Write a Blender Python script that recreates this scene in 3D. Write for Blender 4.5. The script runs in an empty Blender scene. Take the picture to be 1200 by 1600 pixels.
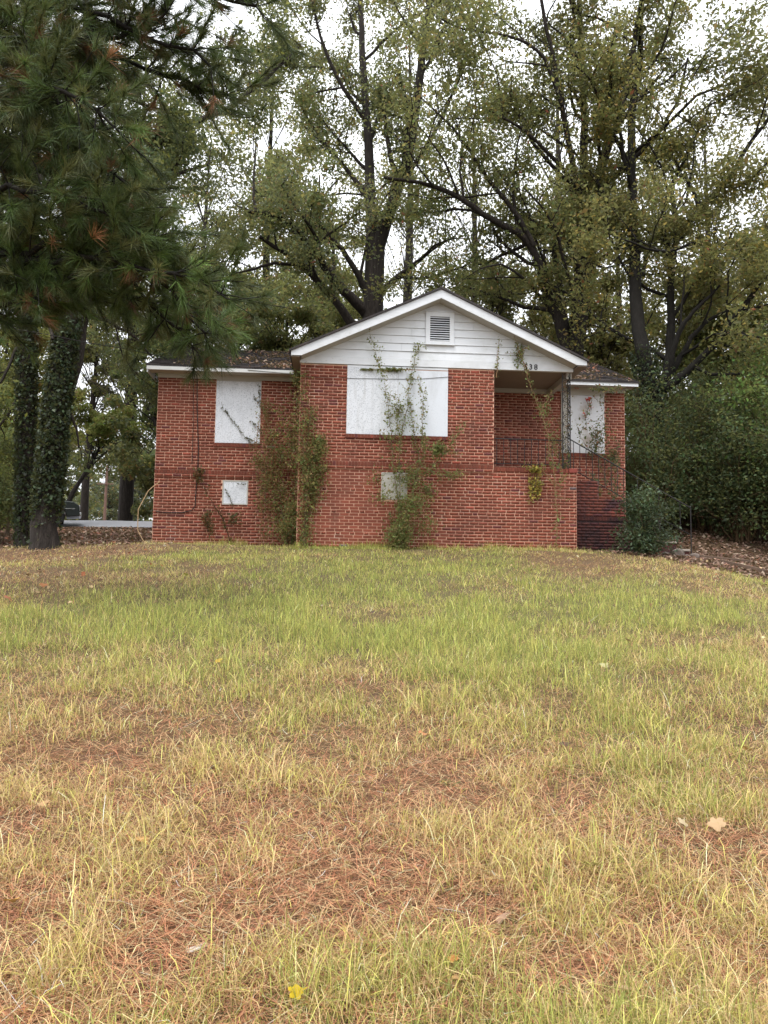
import bpy, bmesh, math, random
import numpy as np
from math import radians as R, sin, cos, pi
from mathutils import Vector, Matrix
SC = bpy.context.scene
COL = SC.collection
random.seed(7)
# ------------------------------------------------------------------ camera
CAM = np.array([0.0, -16.67, -0.67]); FPX = 1200.0
_p, _r = R(5.0), R(0.9)
FW = np.array([0, cos(_p), sin(_p)]); _R0 = np.array([1.0, 0, 0]); _U0 = np.array([0, -sin(_p), cos(_p)])
RT = _R0*cos(_r)+_U0*sin(_r); UP = _U0*cos(_r)-_R0*sin(_r)
cd = bpy.data.cameras.new('camera'); cam = bpy.data.objects.new('camera', cd); COL.objects.link(cam)
cd.sensor_fit = 'VERTICAL'; cd.sensor_height = 36; cd.lens = 36*FPX/1600; cd.clip_start = 0.05; cd.clip_end = 2000
M = Matrix(((RT[0], UP[0], -FW[0], CAM[0]), (RT[1], UP[1], -FW[1], CAM[1]), (RT[2], UP[2], -FW[2], CAM[2]), (0, 0, 0, 1)))
cam.matrix_world = M; SC.camera = cam
# ------------------------------------------------------------------ world, sun, exposure
SUN_EL, SUN_AZ = R(66), R(205)
w = bpy.data.worlds.new('World'); SC.world = w; w.use_nodes = True
nt = w.node_tree; nt.nodes.clear()
sky = nt.nodes.new('ShaderNodeTexSky'); sky.sky_type = 'NISHITA'; sky.sun_disc = False
sky.sun_elevation = SUN_EL; sky.sun_rotation = SUN_AZ; sky.dust_density = 4; sky.air_density = 1.0; sky.ozone_density = 1
hs = nt.nodes.new('ShaderNodeHueSaturation'); hs.inputs['Saturation'].default_value = 0.12
mxw = nt.nodes.new('ShaderNodeMix'); mxw.data_type = 'RGBA'; mxw.inputs[0].default_value = 0.72
mxw.inputs[7].default_value = (10.2, 10.5, 10.9, 1)      # even white cloud layer over the sky
bg = nt.nodes.new('ShaderNodeBackground'); bg.inputs['Strength'].default_value = 0.12
wo = nt.nodes.new('ShaderNodeOutputWorld')
nt.links.new(sky.outputs[0], hs.inputs['Color']); nt.links.new(hs.outputs[0], mxw.inputs[6])
tcw = nt.nodes.new('ShaderNodeTexCoord'); sxw = nt.nodes.new('ShaderNodeSeparateXYZ'); mrw = nt.nodes.new('ShaderNodeMapRange')   # overcast sky: zenith brighter than horizon
mrw.inputs[1].default_value = 0; mrw.inputs[2].default_value = 1; mrw.inputs[3].default_value = .62; mrw.inputs[4].default_value = 1.75
nt.links.new(tcw.outputs['Generated'], sxw.inputs[0]); nt.links.new(sxw.outputs['Z'], mrw.inputs[0])
vmw = nt.nodes.new('ShaderNodeVectorMath'); vmw.operation = 'SCALE'; nt.links.new(mxw.outputs[2], vmw.inputs[0]); nt.links.new(mrw.outputs[0], vmw.inputs['Scale'])
nt.links.new(vmw.outputs[0], bg.inputs[0]); nt.links.new(bg.outputs[0], wo.inputs[0])
sd = bpy.data.lights.new('sun', 'SUN'); sd.energy = 1.1; sd.angle = R(18); sd.color = (1, .96, .9)
so = bpy.data.objects.new('sun', sd); COL.objects.link(so)
sdir = Vector((sin(SUN_AZ)*cos(SUN_EL), cos(SUN_AZ)*cos(SUN_EL), sin(SUN_EL)))
so.rotation_euler = sdir.to_track_quat('Z', 'Y').to_euler()
SC.view_settings.view_transform = 'Standard'; SC.view_settings.look = 'None'
SC.view_settings.exposure = 0.75; SC.view_settings.gamma = 1; SC.view_settings.use_curve_mapping = False
SC.render.engine = 'CYCLES'
SC.cycles.max_bounces = 6; SC.cycles.diffuse_bounces = 4; SC.cycles.glossy_bounces = 2; SC.cycles.transmission_bounces = 4

# ------------------------------------------------------------------ helpers: where things stand
def ray(px, py):
    return FW+RT*(px-600)/FPX-UP*(py-800)/FPX
def W(px, py, Y):                       # the world point at depth Y seen at a measured photo position
    d = ray(px, py); t = (Y-CAM[1])/d[1]; return CAM+d*t
HYAW = R(4.0); CY, SY = cos(HYAW), sin(HYAW)
def L2W(p): return np.array([p[0]*CY-p[1]*SY, p[0]*SY+p[1]*CY, p[2]])
def HL(px, py, ly):                     # house-local point on the plane y = ly
    d = ray(px, py); d = np.array([d[0]*CY+d[1]*SY, -d[0]*SY+d[1]*CY, d[2]])
    c = np.array([CAM[0]*CY+CAM[1]*SY, -CAM[0]*SY+CAM[1]*CY, CAM[2]]); t = (ly-c[1])/d[1]; return c+d*t
def proj(P):
    v = P-CAM; dz = v@FW; dz = np.where(dz < .05, .05, dz)
    return 600+FPX*(v@RT)/dz, 800-FPX*(v@UP)/dz
def sstep(a, b, x):
    t = np.clip((x-a)/(b-a), 0, 1); return t*t*(3-2*t)
def wob(x, y):
    return (np.sin(x*.9+y*1.3+.4)+np.sin(x*1.7-y*.8+2.1)+np.sin(x*.45-y*2.1+4))/3
_LT = np.random.default_rng(99).random((256, 256))*2-1
def vn(x, y, f, o=3):
    tot = 0; a = 1
    for k in range(o):
        u = np.asarray(x, float)*f+k*17.3; v = np.asarray(y, float)*f+k*9.1; i = np.floor(u).astype(int); j = np.floor(v).astype(int); fu = u-i; fv = v-j
        fu = fu*fu*(3-2*fu); fv = fv*fv*(3-2*fv); T_ = lambda p, q: _LT[p % 256, q % 256]
        tot = tot+a*((T_(i, j)*(1-fu)+T_(i+1, j)*fu)*(1-fv)+(T_(i, j+1)*(1-fu)+T_(i+1, j+1)*fu)*fv); a *= .5; f *= 2.1
    return tot
def g(X, Y):
    X = np.asarray(X, float); Y = np.asarray(Y, float)
    base = np.interp(Y, [-60, -20, -16.67, -12, -8, -4, -1.6, -.4, 1, 3, 20, 40, 75, 140], [-2.7, -2.4, -2.18, -1.66, -1.17, -.62, -.24, -.03, .05, .14, 1.66, 3.3, 5.55, 7.5])
    right = -.42*sstep(4.8, 9, X)*sstep(5, -1.5, Y)*sstep(-13, -3, Y)
    left = -.13*sstep(-5, -8, X)*sstep(4, 0, Y)*sstep(-12, -3, Y)
    bank = .10*sstep(-4, -8, X)*sstep(1, 5, Y)*sstep(14, 8, Y)*sstep(-16, -11, X)
    rb_ = .5*sstep(5.8, 8, X)*sstep(-.6, 5, Y)*sstep(40, 14, Y)
    return base+right+left+bank+rb_+.035*wob(X, Y)*sstep(-16, -10, Y)+.012*wob(X*3, Y*3)
def WG(px, py):                         # ground point seen at a photo position
    d = ray(px, py); t = 1.5
    for i in range(4000):
        p = CAM+d*t
        if p[2] < g(p[0], p[1]): break
        t += .01+t*.002
    return p
# ------------------------------------------------------------------ helpers: objects
def tag(o, label=None, cat=None, group=None, kind=None):
    if label: o['label'] = label
    if cat: o['category'] = cat
    if group: o['group'] = group
    if kind: o['kind'] = kind
    return o
def empty(name, loc=(0, 0, 0), rz=0, parent=None):
    o = bpy.data.objects.new(name, None); COL.objects.link(o); o.location = loc; o.rotation_euler = (0, 0, rz); o.empty_display_size = .1
    o.parent = parent; return o
def link(name, me, parent=None, loc=(0, 0, 0)):
    o = bpy.data.objects.new(name, me); COL.objects.link(o); o.parent = parent; o.location = loc; return o
def npmesh(name, V, F, mat, col=None, smooth=False):
    """V (n,3); F (m,k) array or list of such arrays; col (n,3) colour per vertex"""
    V = np.ascontiguousarray(V, dtype=np.float32)
    Fs = F if isinstance(F, list) else [F]
    Fs = [np.asarray(f, dtype=np.int32) for f in Fs if len(f)]
    me = bpy.data.meshes.new(name); me.vertices.add(len(V)); me.vertices.foreach_set('co', V.ravel())
    idx = np.concatenate([f.ravel() for f in Fs]); tot = np.concatenate([np.full(len(f), f.shape[1], np.int32) for f in Fs])
    st = np.concatenate([[0], np.cumsum(tot)[:-1]]).astype(np.int32)
    me.loops.add(len(idx)); me.loops.foreach_set('vertex_index', idx)
    me.polygons.add(len(tot)); me.polygons.foreach_set('loop_start', st); me.polygons.foreach_set('loop_total', tot)
    if smooth: me.polygons.foreach_set('use_smooth', np.ones(len(tot), bool))
    if col is not None:
        a = me.color_attributes.new('tint', 'FLOAT_COLOR', 'POINT')
        c = np.ones((len(V), 4), np.float32); c[:, :3] = col; a.data.foreach_set('color', c.ravel())
    me.materials.append(mat); me.update(calc_edges=True); me.validate(); return me
class MB:                                # collects boxes, tubes and polygons into one mesh
    def __init__(s): s.v = []; s.f = []; s.c = []; s.col = (1, 1, 1)
    def add(s, vs, fs):
        b = len(s.v); s.v += [tuple(v) for v in vs]; s.c += [s.col]*len(vs); s.f += [tuple(i+b for i in f) for f in fs]
    def box(s, x0, x1, y0, y1, z0, z1):
        s.add([(x0, y0, z0), (x1, y0, z0), (x1, y1, z0), (x0, y1, z0), (x0, y0, z1), (x1, y0, z1), (x1, y1, z1), (x0, y1, z1)],
              [(0, 3, 2, 1), (4, 5, 6, 7), (0, 1, 5, 4), (1, 2, 6, 5), (2, 3, 7, 6), (3, 0, 4, 7)])
    def prism(s, poly, y0, y1):          # polygon in xz extruded along y
        n = len(poly)
        s.add([(x, y0, z) for x, z in poly]+[(x, y1, z) for x, z in poly],
              [tuple(range(n)), tuple(range(2*n-1, n-1, -1))]+[(i, i+n, (i+1) % n+n, (i+1) % n) for i in range(n)])
    def tube(s, pts, rad, n=6):
        v, f = tube(pts, rad, n); s.add(v, [tuple(q) for q in f])
    def build(s, name, m, parent=None, bevel=0, smooth=False):
        me = bpy.data.meshes.new(name); me.from_pydata(s.v, [], s.f); me.materials.append(m)
        a = me.color_attributes.new('tint', 'FLOAT_COLOR', 'POINT')
        c = np.ones((len(s.v), 4), np.float32); c[:, :3] = s.c; a.data.foreach_set('color', c.ravel())
        bm = bmesh.new(); bm.from_mesh(me); bmesh.ops.recalc_face_normals(bm, faces=bm.faces)
        if bevel: bmesh.ops.bevel(bm, geom=bm.edges[:], offset=bevel, segments=1, affect='EDGES')
        bm.to_mesh(me); bm.free()
        if smooth:
            for p in me.polygons: p.use_smooth = True
        return link(name, me, parent)
def tube(pts, rad, n=6):
    P = np.asarray(pts, float); m = len(P); rad = np.broadcast_to(np.asarray(rad, float), (m,))
    T = np.gradient(P, axis=0); T /= np.linalg.norm(T, axis=1)[:, None]+1e-9
    a = np.array([0, 0, 1.0]) if abs(T[0][2]) < .9 else np.array([1.0, 0, 0])
    u = np.cross(T[0], a); u /= np.linalg.norm(u); U = []
    for t in T:
        u = u-t*(u@t); u /= np.linalg.norm(u)+1e-9; U.append(u)
    U = np.array(U); Vv = np.cross(T, U); an = np.arange(n)*2*pi/n
    ring = P[:, None, :]+rad[:, None, None]*(U[:, None, :]*np.cos(an)[None, :, None]+Vv[:, None, :]*np.sin(an)[None, :, None])
    f = []
    i = np.arange(m-1)[:, None]*n; j = np.arange(n)[None, :]; k = (j+1) % n
    F = np.stack([i+j, i+k, i+n+k, i+n+j], -1).reshape(-1, 4)
    return ring.reshape(-1, 3), F
def join_tubes(tl):
    V = []; F = []; b = 0
    for p, r, n in tl:
        v, f = tube(p, r, n); V.append(v); F.append(f+b); b += len(v)
    return np.concatenate(V), np.concatenate(F)
# ------------------------------------------------------------------ helpers: materials
def mat(name, base, rough=.8, tint=False, noise=None, bump=None, trans=0, spec=.3, metal=0, mottles=()):
    m = bpy.data.materials.new(name); m.use_nodes = True; t = m.node_tree; n = t.nodes; l = t.links
    b = n['Principled BSDF']; b.inputs['Roughness'].default_value = rough; b.inputs['Metallic'].default_value = metal
    b.inputs['Specular IOR Level'].default_value = spec
    rgb = n.new('ShaderNodeRGB'); rgb.outputs[0].default_value = (*base, 1); c = rgb.outputs[0]
    tc = n.new('ShaderNodeNewGeometry')
    def mix(a, bb, fac, mode='MIX'):
        q = n.new('ShaderNodeMix'); q.data_type = 'RGBA'; q.blend_type = mode; q.clamp_factor = True
        for s, v in ((6, a), (7, bb), (0, fac)):
            if isinstance(v, (int, float)): q.inputs[s].default_value = v
            elif isinstance(v, tuple): q.inputs[s].default_value = (*v, 1)
            else: l.new(v, q.inputs[s])
        return q.outputs[2]
    if tint:
        a = n.new('ShaderNodeAttribute'); a.attribute_name = 'tint'; c = mix(c, a.outputs['Color'], 1.0, 'MULTIPLY')
    for (col, scale, lo, hi, amt) in list(mottles)+([noise] if noise else []):
        t1 = n.new('ShaderNodeTexNoise'); t1.inputs['Detail'].default_value = 6; t1.inputs['Roughness'].default_value = .65
        if isinstance(scale, tuple):
            mp = n.new('ShaderNodeMapping'); mp.inputs['Scale'].default_value = scale; l.new(tc.outputs['Position'], mp.inputs[0]); l.new(mp.outputs[0], t1.inputs[0]); t1.inputs['Scale'].default_value = 1
        else:
            l.new(tc.outputs['Position'], t1.inputs[0]); t1.inputs['Scale'].default_value = scale
        mr = n.new('ShaderNodeMapRange'); mr.inputs[1].default_value = lo; mr.inputs[2].default_value = hi; mr.inputs[4].default_value = amt
        l.new(t1.outputs[0], mr.inputs[0]); c = mix(c, col, mr.outputs[0])
    l.new(c, b.inputs['Base Color'])
    if bump:
        sc, st, di = bump; t2 = n.new('ShaderNodeTexNoise'); t2.inputs['Detail'].default_value = 8
        if isinstance(sc, tuple):
            mp = n.new('ShaderNodeMapping'); mp.inputs['Scale'].default_value = sc; l.new(tc.outputs['Position'], mp.inputs[0]); l.new(mp.outputs[0], t2.inputs[0]); t2.inputs['Scale'].default_value = 1
        else:
            l.new(tc.outputs['Position'], t2.inputs[0]); t2.inputs['Scale'].default_value = sc
        bp = n.new('ShaderNodeBump'); bp.inputs['Strength'].default_value = st; bp.inputs['Distance'].default_value = di
        l.new(t2.outputs[0], bp.inputs['Height']); l.new(bp.outputs[0], b.inputs['Normal'])
    if trans:
        tr = n.new('ShaderNodeBsdfTranslucent'); q = mix(c, (1.0, .95, .35), .25); l.new(q, tr.inputs[0])
        ms = n.new('ShaderNodeMixShader'); ms.inputs[0].default_value = trans
        l.new(b.outputs[0], ms.inputs[1]); l.new(tr.outputs[0], ms.inputs[2]); l.new(ms.outputs[0], n['Material Output'].inputs[0])
    return m
M_LEAF = mat('leaf', (1, 1, 1), .55, tint=True, trans=.38, spec=.25)
M_GLOSS = mat('glossy_leaf', (1, 1, 1), .5, tint=True, trans=.15, spec=.3)
M_GRASS = mat('grass_blade', (1, 1, 1), .6, tint=True, trans=.35, spec=.25)
M_NEEDLE = mat('pine_needle', (1, 1, 1), .5, tint=True, trans=.12, spec=.35)
M_LITTER = mat('dead_leaf', (1, 1, 1), .8, tint=True, trans=.1, spec=.15)
M_BARK = mat('bark', (.024, .019, .016), .95, noise=((.075, .06, .05), (14, 14, 3), .45, .8, .8), bump=((34, 34, 4), 1.0, .06))
M_BARKD = mat('dark_bark', (.014, .012, .010), .95, noise=((.045, .04, .035), (10, 10, 4), .5, .8, .6), bump=((25, 25, 5), .9, .03))
M_STEM = mat('vine_stem', (.16, .12, .08), .9, tint=True)
M_GROUND = mat('soil', (.10, .072, .042), .95, tint=True, mottles=[((.09, .055, .035), 9, .45, .65, .8), ((.22, .15, .075), 31, .5, .7, .7), ((.05, .035, .025), 60, .55, .75, .8)], bump=(40, .8, .03))
M_BRICK = mat('brick_red', (1, 1, 1), .85, tint=True, mottles=[((.085, .030, .022), 1.0, .48, .72, .6), ((.09, .04, .03), (2.5, 2.5, .8), .56, .75, .6), ((.30, .11, .075), 38, .6, .85, .4), ((.55, .40, .33), 9, .72, .80, .7)], bump=(120, .35, .004))
M_MORTAR = mat('mortar', (.60, .35, .25), .95, mottles=[((.74, .60, .50), 2.6, .56, .74, .8), ((.32, .14, .10), 1.0, .50, .74, .75), ((.25, .11, .08), (2.5, 2.5, .8), .60, .78, .6)], bump=(90, .5, .005))
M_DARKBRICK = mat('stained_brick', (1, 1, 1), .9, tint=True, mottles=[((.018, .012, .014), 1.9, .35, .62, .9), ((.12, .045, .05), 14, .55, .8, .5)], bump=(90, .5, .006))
M_WHITE = mat('white_paint', (.66, .68, .71), .6, mottles=[((.50, .51, .52), (2, 2, 14), .52, .75, .5), ((.30, .27, .23), (14, 14, 40), .64, .72, .8), ((.36, .37, .34), 1.3, .5, .75, .5)], bump=((8, 8, 60), .2, .004))
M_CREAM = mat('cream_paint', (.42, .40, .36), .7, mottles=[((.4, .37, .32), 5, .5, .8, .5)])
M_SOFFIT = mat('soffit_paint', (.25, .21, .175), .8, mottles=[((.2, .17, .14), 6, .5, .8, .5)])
M_OSB = mat('painted_strand_board', (.64, .66, .70), .65, mottles=[((.25, .27, .31), 42, .52, .66, .85), ((.36, .36, .35), (7, 7, .7), .54, .75, .6), ((.43, .45, .48), 3, .5, .75, .6), ((.33, .32, .29), 2.0, .62, .8, .6)], bump=(70, .5, .004))
M_SHINGLE = mat('asphalt_shingle', (.045, .04, .04), .95, tint=True, mottles=[((.12, .09, .08), 5, .5, .8, .6), ((.02, .018, .018), 40, .5, .7, .6)], bump=(120, .6, .006))
M_IRON = mat('black_iron', (.022, .02, .02), .55, noise=((.10, .04, .02), 30, .6, .75, .5))
M_CONC = mat('concrete', (.30, .26, .22), .9, noise=((.12, .09, .07), 6, .45, .7, .7), bump=(50, .4, .01))
M_ASPH = mat('pale_asphalt', (.24, .24, .26), .9, noise=((.24, .24, .25), 2, .4, .7, .6), bump=(60, .3, .01))
M_DARK = mat('vent_dark', (.02, .02, .02), .9)
M_CABLE = mat('cable_rubber', (.02, .018, .018), .6)
M_POLE = mat('pole_wood', (.17, .10, .075), .9, noise=((.1, .07, .06), (20, 20, 2), .4, .7, .7))
M_STEEL = mat('galvanised_steel', (.5, .5, .5), .45, metal=.6)
M_TIMBER = mat('weathered_timber', (.13, .085, .06), .95, noise=((.06, .045, .035), (3, 20, 20), .4, .7, .7), bump=((4, 40, 40), .6, .01))
M_STONE = mat('field_stone', (.17, .13, .11), .9, noise=((.08, .075, .065), 9, .4, .7, .8), bump=(20, .6, .02))
M_CAR = mat('dark_car_paint', (.02, .026, .024), .25, spec=.6, metal=.2)
M_GLASS = mat('tinted_glass', (.03, .035, .04), .08, spec=.8)
M_RUBBER = mat('tyre_rubber', (.02, .02, .02), .8)
M_CHROME = mat('chrome', (.6, .6, .6), .2, metal=1)
M_LAMP = mat('lamp_lens', (.6, .6, .6), .2, spec=.8)

# ================================================================== THE GROUND
def ground_mesh(name, xs, ys, off=0, tintf=None, m=None):
    X, Y = np.meshgrid(xs, ys); Z = g(X, Y)+off
    V = np.stack([X, Y, Z], -1).reshape(-1, 3); nx = len(xs); ny = len(ys)
    i = (np.arange(ny-1)[:, None]*nx+np.arange(nx-1)[None, :]).ravel()
    F = np.stack([i, i+1, i+nx+1, i+nx], -1)
    return npmesh(name, V, F, m or M_GROUND, col=tintf(V) if tintf else None, smooth=True)
def litter_mask(X, Y):                  # 1 where dead leaves cover the earth, 0 on the lawn
    e = .35*wob(X*1.3, Y*1.3)
    right = sstep(0, .7, (Y-np.interp(X, [3.5, 4.6, 5.6, 6.8, 8.3, 12, 30], [.2, -.5, -1.35, -2.1, -3.0, -4.0, -7]))+e*.6)*sstep(3.6, 4.6, X)
    back = sstep(-.1, .5, Y-.35+e*.5)
    return np.clip(np.maximum(right, back), 0, 1)
def green(X, Y):                        # how green and lush the lawn is at a place, from the photograph
    P = np.stack([X, Y, g(X, Y)], -1); px, py = proj(P)
    n = 1.15*vn(X, Y, .55, 5)+.15*wob(X*1.1+3, Y*.9)
    v = np.interp(Y, [-17, -15, -14.5, -14.1, -13.2, -12.3, -11.6, -10.6, -5, -2, 0], [.34, .34, .24, .10, .06, .34, .60, .72, .76, .70, .76])+.45*n
    v -= .38*sstep(-3.2, -6, X)*sstep(-11, -8.5, Y)           # drier on the far left
    v -= .25*sstep(3.5, 7, X)*sstep(-7, -3, Y)
    v += .35*np.exp(-((X+1.6)**2/3+(Y+6.5)**2/4))+.3*np.exp(-((X-2.2)**2/5+(Y+5)**2/6))
    return np.clip(v, 0, 1)
def gtint(V):
    X, Y = V[:, 0], V[:, 1]; lm = litter_mask(X, Y)[:, None]; gr = green(X, Y)[:, None]
    lawn = np.array([1.15, .85, .75])*(1-gr)+np.array([.85, 1.05, .62])*gr
    return lawn*(1-lm)+np.array([.62, .46, .42])*lm
xs = np.concatenate([np.linspace(-160, -16, 50), np.linspace(-15.5, 15.5, 190), np.linspace(16, 160, 50)])
ys = np.concatenate([np.linspace(-60, -18.5, 14), np.linspace(-18, 8, 200), np.linspace(8.5, 180, 120)])
tag(link('ground', ground_mesh('ground', xs, ys, 0, gtint)), kind='structure', label='sloping earth under lawn and leaf litter')
# road on the rise behind, upper left
rx = np.linspace(-60, -3, 60); rv = []
for x in rx:
    for k, wd in enumerate(np.linspace(0, 6.5, 5)):
        y = 15.5+.33*(x+13)+wd; rv.append((x, y, float(g(x, y))+.05+.22*sin(pi*wd/6.5)))
rf = [(i*5+j, (i+1)*5+j, (i+1)*5+j+1, i*5+j+1) for i in range(59) for j in range(4)]
tag(link('road', npmesh('road', np.array(rv), np.array(rf), M_ASPH, smooth=True)), kind='structure', label='pale road crossing behind the trees on the left')

# ================================================================== THE HOUSE
H = empty('brick_house', (0, 0, 0), HYAW)
tag(H, 'boarded-up single-storey red brick house with white front gable and raised porch', 'house')
CH = .0684      # course height
rb = np.random.default_rng(3)
def brick_rows(u0, u1, z0, z1, openings=(), zoff=0.0):
    """(u centre, z centre, width) of every brick of a running bond clipped to the openings (a,b,c,d)"""
    out = []; k0 = int(math.floor((z0-zoff)/CH+.01)); k1 = int(math.ceil((z1-zoff)/CH-.01))
    for k in range(k0, k1):
        za, zb = max(k*CH+zoff, z0), min((k+1)*CH+zoff, z1)
        if zb-za < .03: continue
        zc = (za+zb)/2; free = [(u0, u1)]
        for a, b, c, d in openings:
            if c < zc < d:
                nf = []
                for p, q in free:
                    if b <= p or a >= q: nf.append((p, q)); continue
                    if a > p: nf.append((p, a))
                    if b < q: nf.append((b, q))
                free = nf
        u = u0-.3-(k % 2)*.1015; hdr = (k % 7 == 4); j = 0; segs = []
        while u < u1:
            wd = .2035 if not (hdr and j % 2) else .107
            segs.append((u, u+wd)); u += wd; j += 1
        for a, b in segs:
            for p, q in free:
                x, y = max(a, p), min(b, q)
                if y-x > .035: out.append(((x+y)/2, zc, y-x-.0145, (zb-za)-.0150))
    return out
def tone(r, kind='red'):
    v = r.normal(1, .085); c = np.array([.200, .054, .032])*v
    if r.random() < .06: c = np.array([.14, .038, .035])*v
    if r.random() < .04: c = np.array([.29, .07, .045])*v
    if r.random() < .002: c = np.array([.11, .09, .10])
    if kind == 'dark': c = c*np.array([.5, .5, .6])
    return np.clip(c, .01, .6)
BOXF = [(0, 1, 5, 4), (1, 2, 6, 5), (3, 0, 4, 7), (4, 5, 6, 7), (0, 3, 2, 1)]
def place_bricks(name, rows, origin, u, n, m, parent, r, kind='red', proud=.007):
    V = []; F = []; C = []
    o = np.array(origin, float); u = np.array(u, float); n = np.array(n, float); z = np.array([0, 0, 1.0])
    for (uc, zc, wd, h) in rows:
        b = len(V); pr = proud+r.normal(0, .0012); hw = wd/2; hh = h/2; t = tone(r, kind); j = r.normal(0, .0012, 2)
        for (du, dn, dz) in ((-hw, pr, -hh), (hw, pr, -hh), (hw, -.02, -hh), (-hw, -.02, -hh), (-hw, pr, hh), (hw, pr, hh), (hw, -.02, hh), (-hw, -.02, hh)):
            V.append(o+u*(uc+du+j[0])+n*dn+z*(zc+dz+j[1])); C.append(t)
        F += [tuple(i+b for i in f) for f in BOXF]
    me = npmesh(name, np.array(V), np.array(F), m, col=np.array(C)); o = link(name, me, parent); o['kind'] = 'stuff'; return o
def slab(name, parent, m, *b):
    q = MB(); q.box(*b); return q.build(name, m, parent)
RWL = [(4.46, 5.55, 2.42, 4.02)]
# front gable wall: mortar body with the openings boarded over
WT = 4.03
wf = MB(); wf.box(-1.885, 2.419, 0, .2, -.6, WT); wf.box(2.419, 4.285, 0, .2, -.6, 1.76)
wall = wf.build('wall', M_MORTAR, H)
OP = [(-.857, 1.379, 2.415, 3.99), (-.07, .50, 1.06, 1.665), (2.419, 5, 1.745, 5)]
rows = brick_rows(-1.885, 4.285, -.41, 1.782, OP)+brick_rows(-1.885, 2.419, 1.884, WT, OP, 1.884)
cl = np.array([0+CAM[0]*CY+CAM[1]*SY, -CAM[0]*SY+CAM[1]*CY, CAM[2]])
full = sorted([r_ for r_ in rows if r_[2] > .18 and r_[3] > .051 and r_[1] > .05], key=lambda r_: (r_[0]-cl[0])**2+(r_[1]-cl[2])**2)[:300]
fs = set(full); rest = [r_ for r_ in rows if r_ not in fs]
place_bricks('brickwork', rest, (0, 0, 0), (1, 0, 0), (0, -1, 0), M_BRICK, wall, rb)
bmeshes = []
for k in range(16):
    q = MB(); q.col = tuple(tone(rb)); q.box(-.094+rb.normal(0, .001), .094+rb.normal(0, .001), -.007, .02, -.0267, .0267)
    bmeshes.append(q.build('brick', M_BRICK, wall))
for i, (uc, zc, wd, h) in enumerate(full):
    o = bmeshes[i] if i < 16 else bmeshes[int(rb.integers(16))].copy()
    if i >= 16: COL.objects.link(o)
    o.location = (uc, rb.normal(0, .0015), zc); o.parent = wall
# side return of the front wing
q = MB(); q.box(-1.88, -1.70, .2, 1.5, -.6, WT); q.box(2.24, 2.414, .2, 1.7, -.6, WT); q.box(4.10, 4.28, .2, 1.9, -.6, 1.755)
sw_ = q.build('side_wall', M_MORTAR, H)
place_bricks('brickwork', brick_rows(0, 1.35, -.41, WT), (-1.88, 0, 0), (0, 1, 0), (-1, 0, 0), M_BRICK, sw_, rb)
place_bricks('brickwork', brick_rows(0, 1.7, 1.7, WT), (2.416, 0, 0), (0, 1, 0), (1, 0, 0), M_BRICK, sw_, rb)
place_bricks('brickwork', brick_rows(0, 1.7, -.41, 1.76), (4.282, 0, 0), (0, 1, 0), (1, 0, 0), M_BRICK, sw_, rb)
# left wing
q = MB(); q.box(-5.243, -1.88, 1.35, 1.55, -.6, 4.0); q.box(-5.243, -5.05, 1.551, 7.8, -.6, 4.0); lw = q.build('wing_wall', M_MORTAR, H)
OPL = [(-3.90, -2.85, 2.38, 3.95), (-3.68, -3.09, 1.0, 1.575)]
place_bricks('brickwork', brick_rows(-5.243, -1.88, -.41, 1.691, OPL)+brick_rows(-5.243, -1.88, 1.789, 3.96, OPL, 1.789), (0, 1.35, 0), (1, 0, 0), (0, -1, 0), M_BRICK, lw, rb)
place_bricks('brickwork', brick_rows(0, 6.4, -.41, 3.96), (-5.243, 1.355, 0), (0, 1, 0), (-1, 0, 0), M_BRICK, lw, rb)
# porch back wall and right wing
q = MB(); q.box(2.414, 6.07, 1.7, 1.9, -.6, 4.05); q.box(5.88, 6.07, 1.901, 7.8, -.6, 4.05); rw = q.build('porch_wall', M_MORTAR, H)
place_bricks('brickwork', brick_rows(2.42, 6.07, -.41, 4.05, RWL+[(2.4, 4.28, -1, 1.72)]), (0, 1.7, 0), (1, 0, 0), (0, -1, 0), M_BRICK, rw, rb)
place_bricks('brickwork', brick_rows(0, 6.1, -.41, 4.05), (6.07, 1.7, 0), (0, 1, 0), (1, 0, 0), M_BRICK, rw, rb)
q = MB(); q.box(-5.0, 5.85, 7.6, 7.8, -.6, 4.0); q.build('back_wall', M_BRICK and M_MORTAR, H)
# rowlock courses: bricks on edge, headers showing
def rowlock(name, x0, x1, z0, z1, y, proud, r, back=.05, kind='red', m=M_BRICK):
    q = MB(); x = x0; n = max(1, round((x1-x0)/.0685)); s = (x1-x0)/n
    for i in range(n):
        q.col = tuple(tone(r, kind)*.8); q.box(x+.0045, x+s-.0045, y-proud+r.normal(0, .0015), y+back, z0+.004, z1-.004); x += s
    o = q.build(name, m, H, bevel=.0); o['kind'] = 'stuff'; return o
rowlock('band_course', -1.885, 2.40, 1.785, 1.883, 0, .030, rb)
rowlock('band_course', -5.243, -1.9, 1.694, 1.788, 1.35, .030, rb)
for u0_, u1_, zt_, y_ in ((-1.885, 2.40, 1.782, 0), (-5.243, -1.9, 1.691, 1.35)):      # stretcher course of the ledge below it
    q = MB(); q.box(u0_, u1_, y_-.020, y_-.001, zt_-.066, zt_); q.build('ledge_bed', M_MORTAR, H)
    place_bricks('ledge_course', brick_rows(u0_, u1_, zt_-.066, zt_, (), zt_-.066-CH*5), (0, y_, 0), (1, 0, 0), (0, -1, 0), M_BRICK, H, rb, proud=.027)
rowlock('porch_cap', 2.42, 4.10, 1.745, 1.84, 0, .02, rb, back=.21)
q = MB(); q.col = (.22, .05, .038); q.box(4.11, 4.30, -.03, .2, 1.755, 1.85); q.build('pier_cap', M_BRICK, H, bevel=.004)
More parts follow.
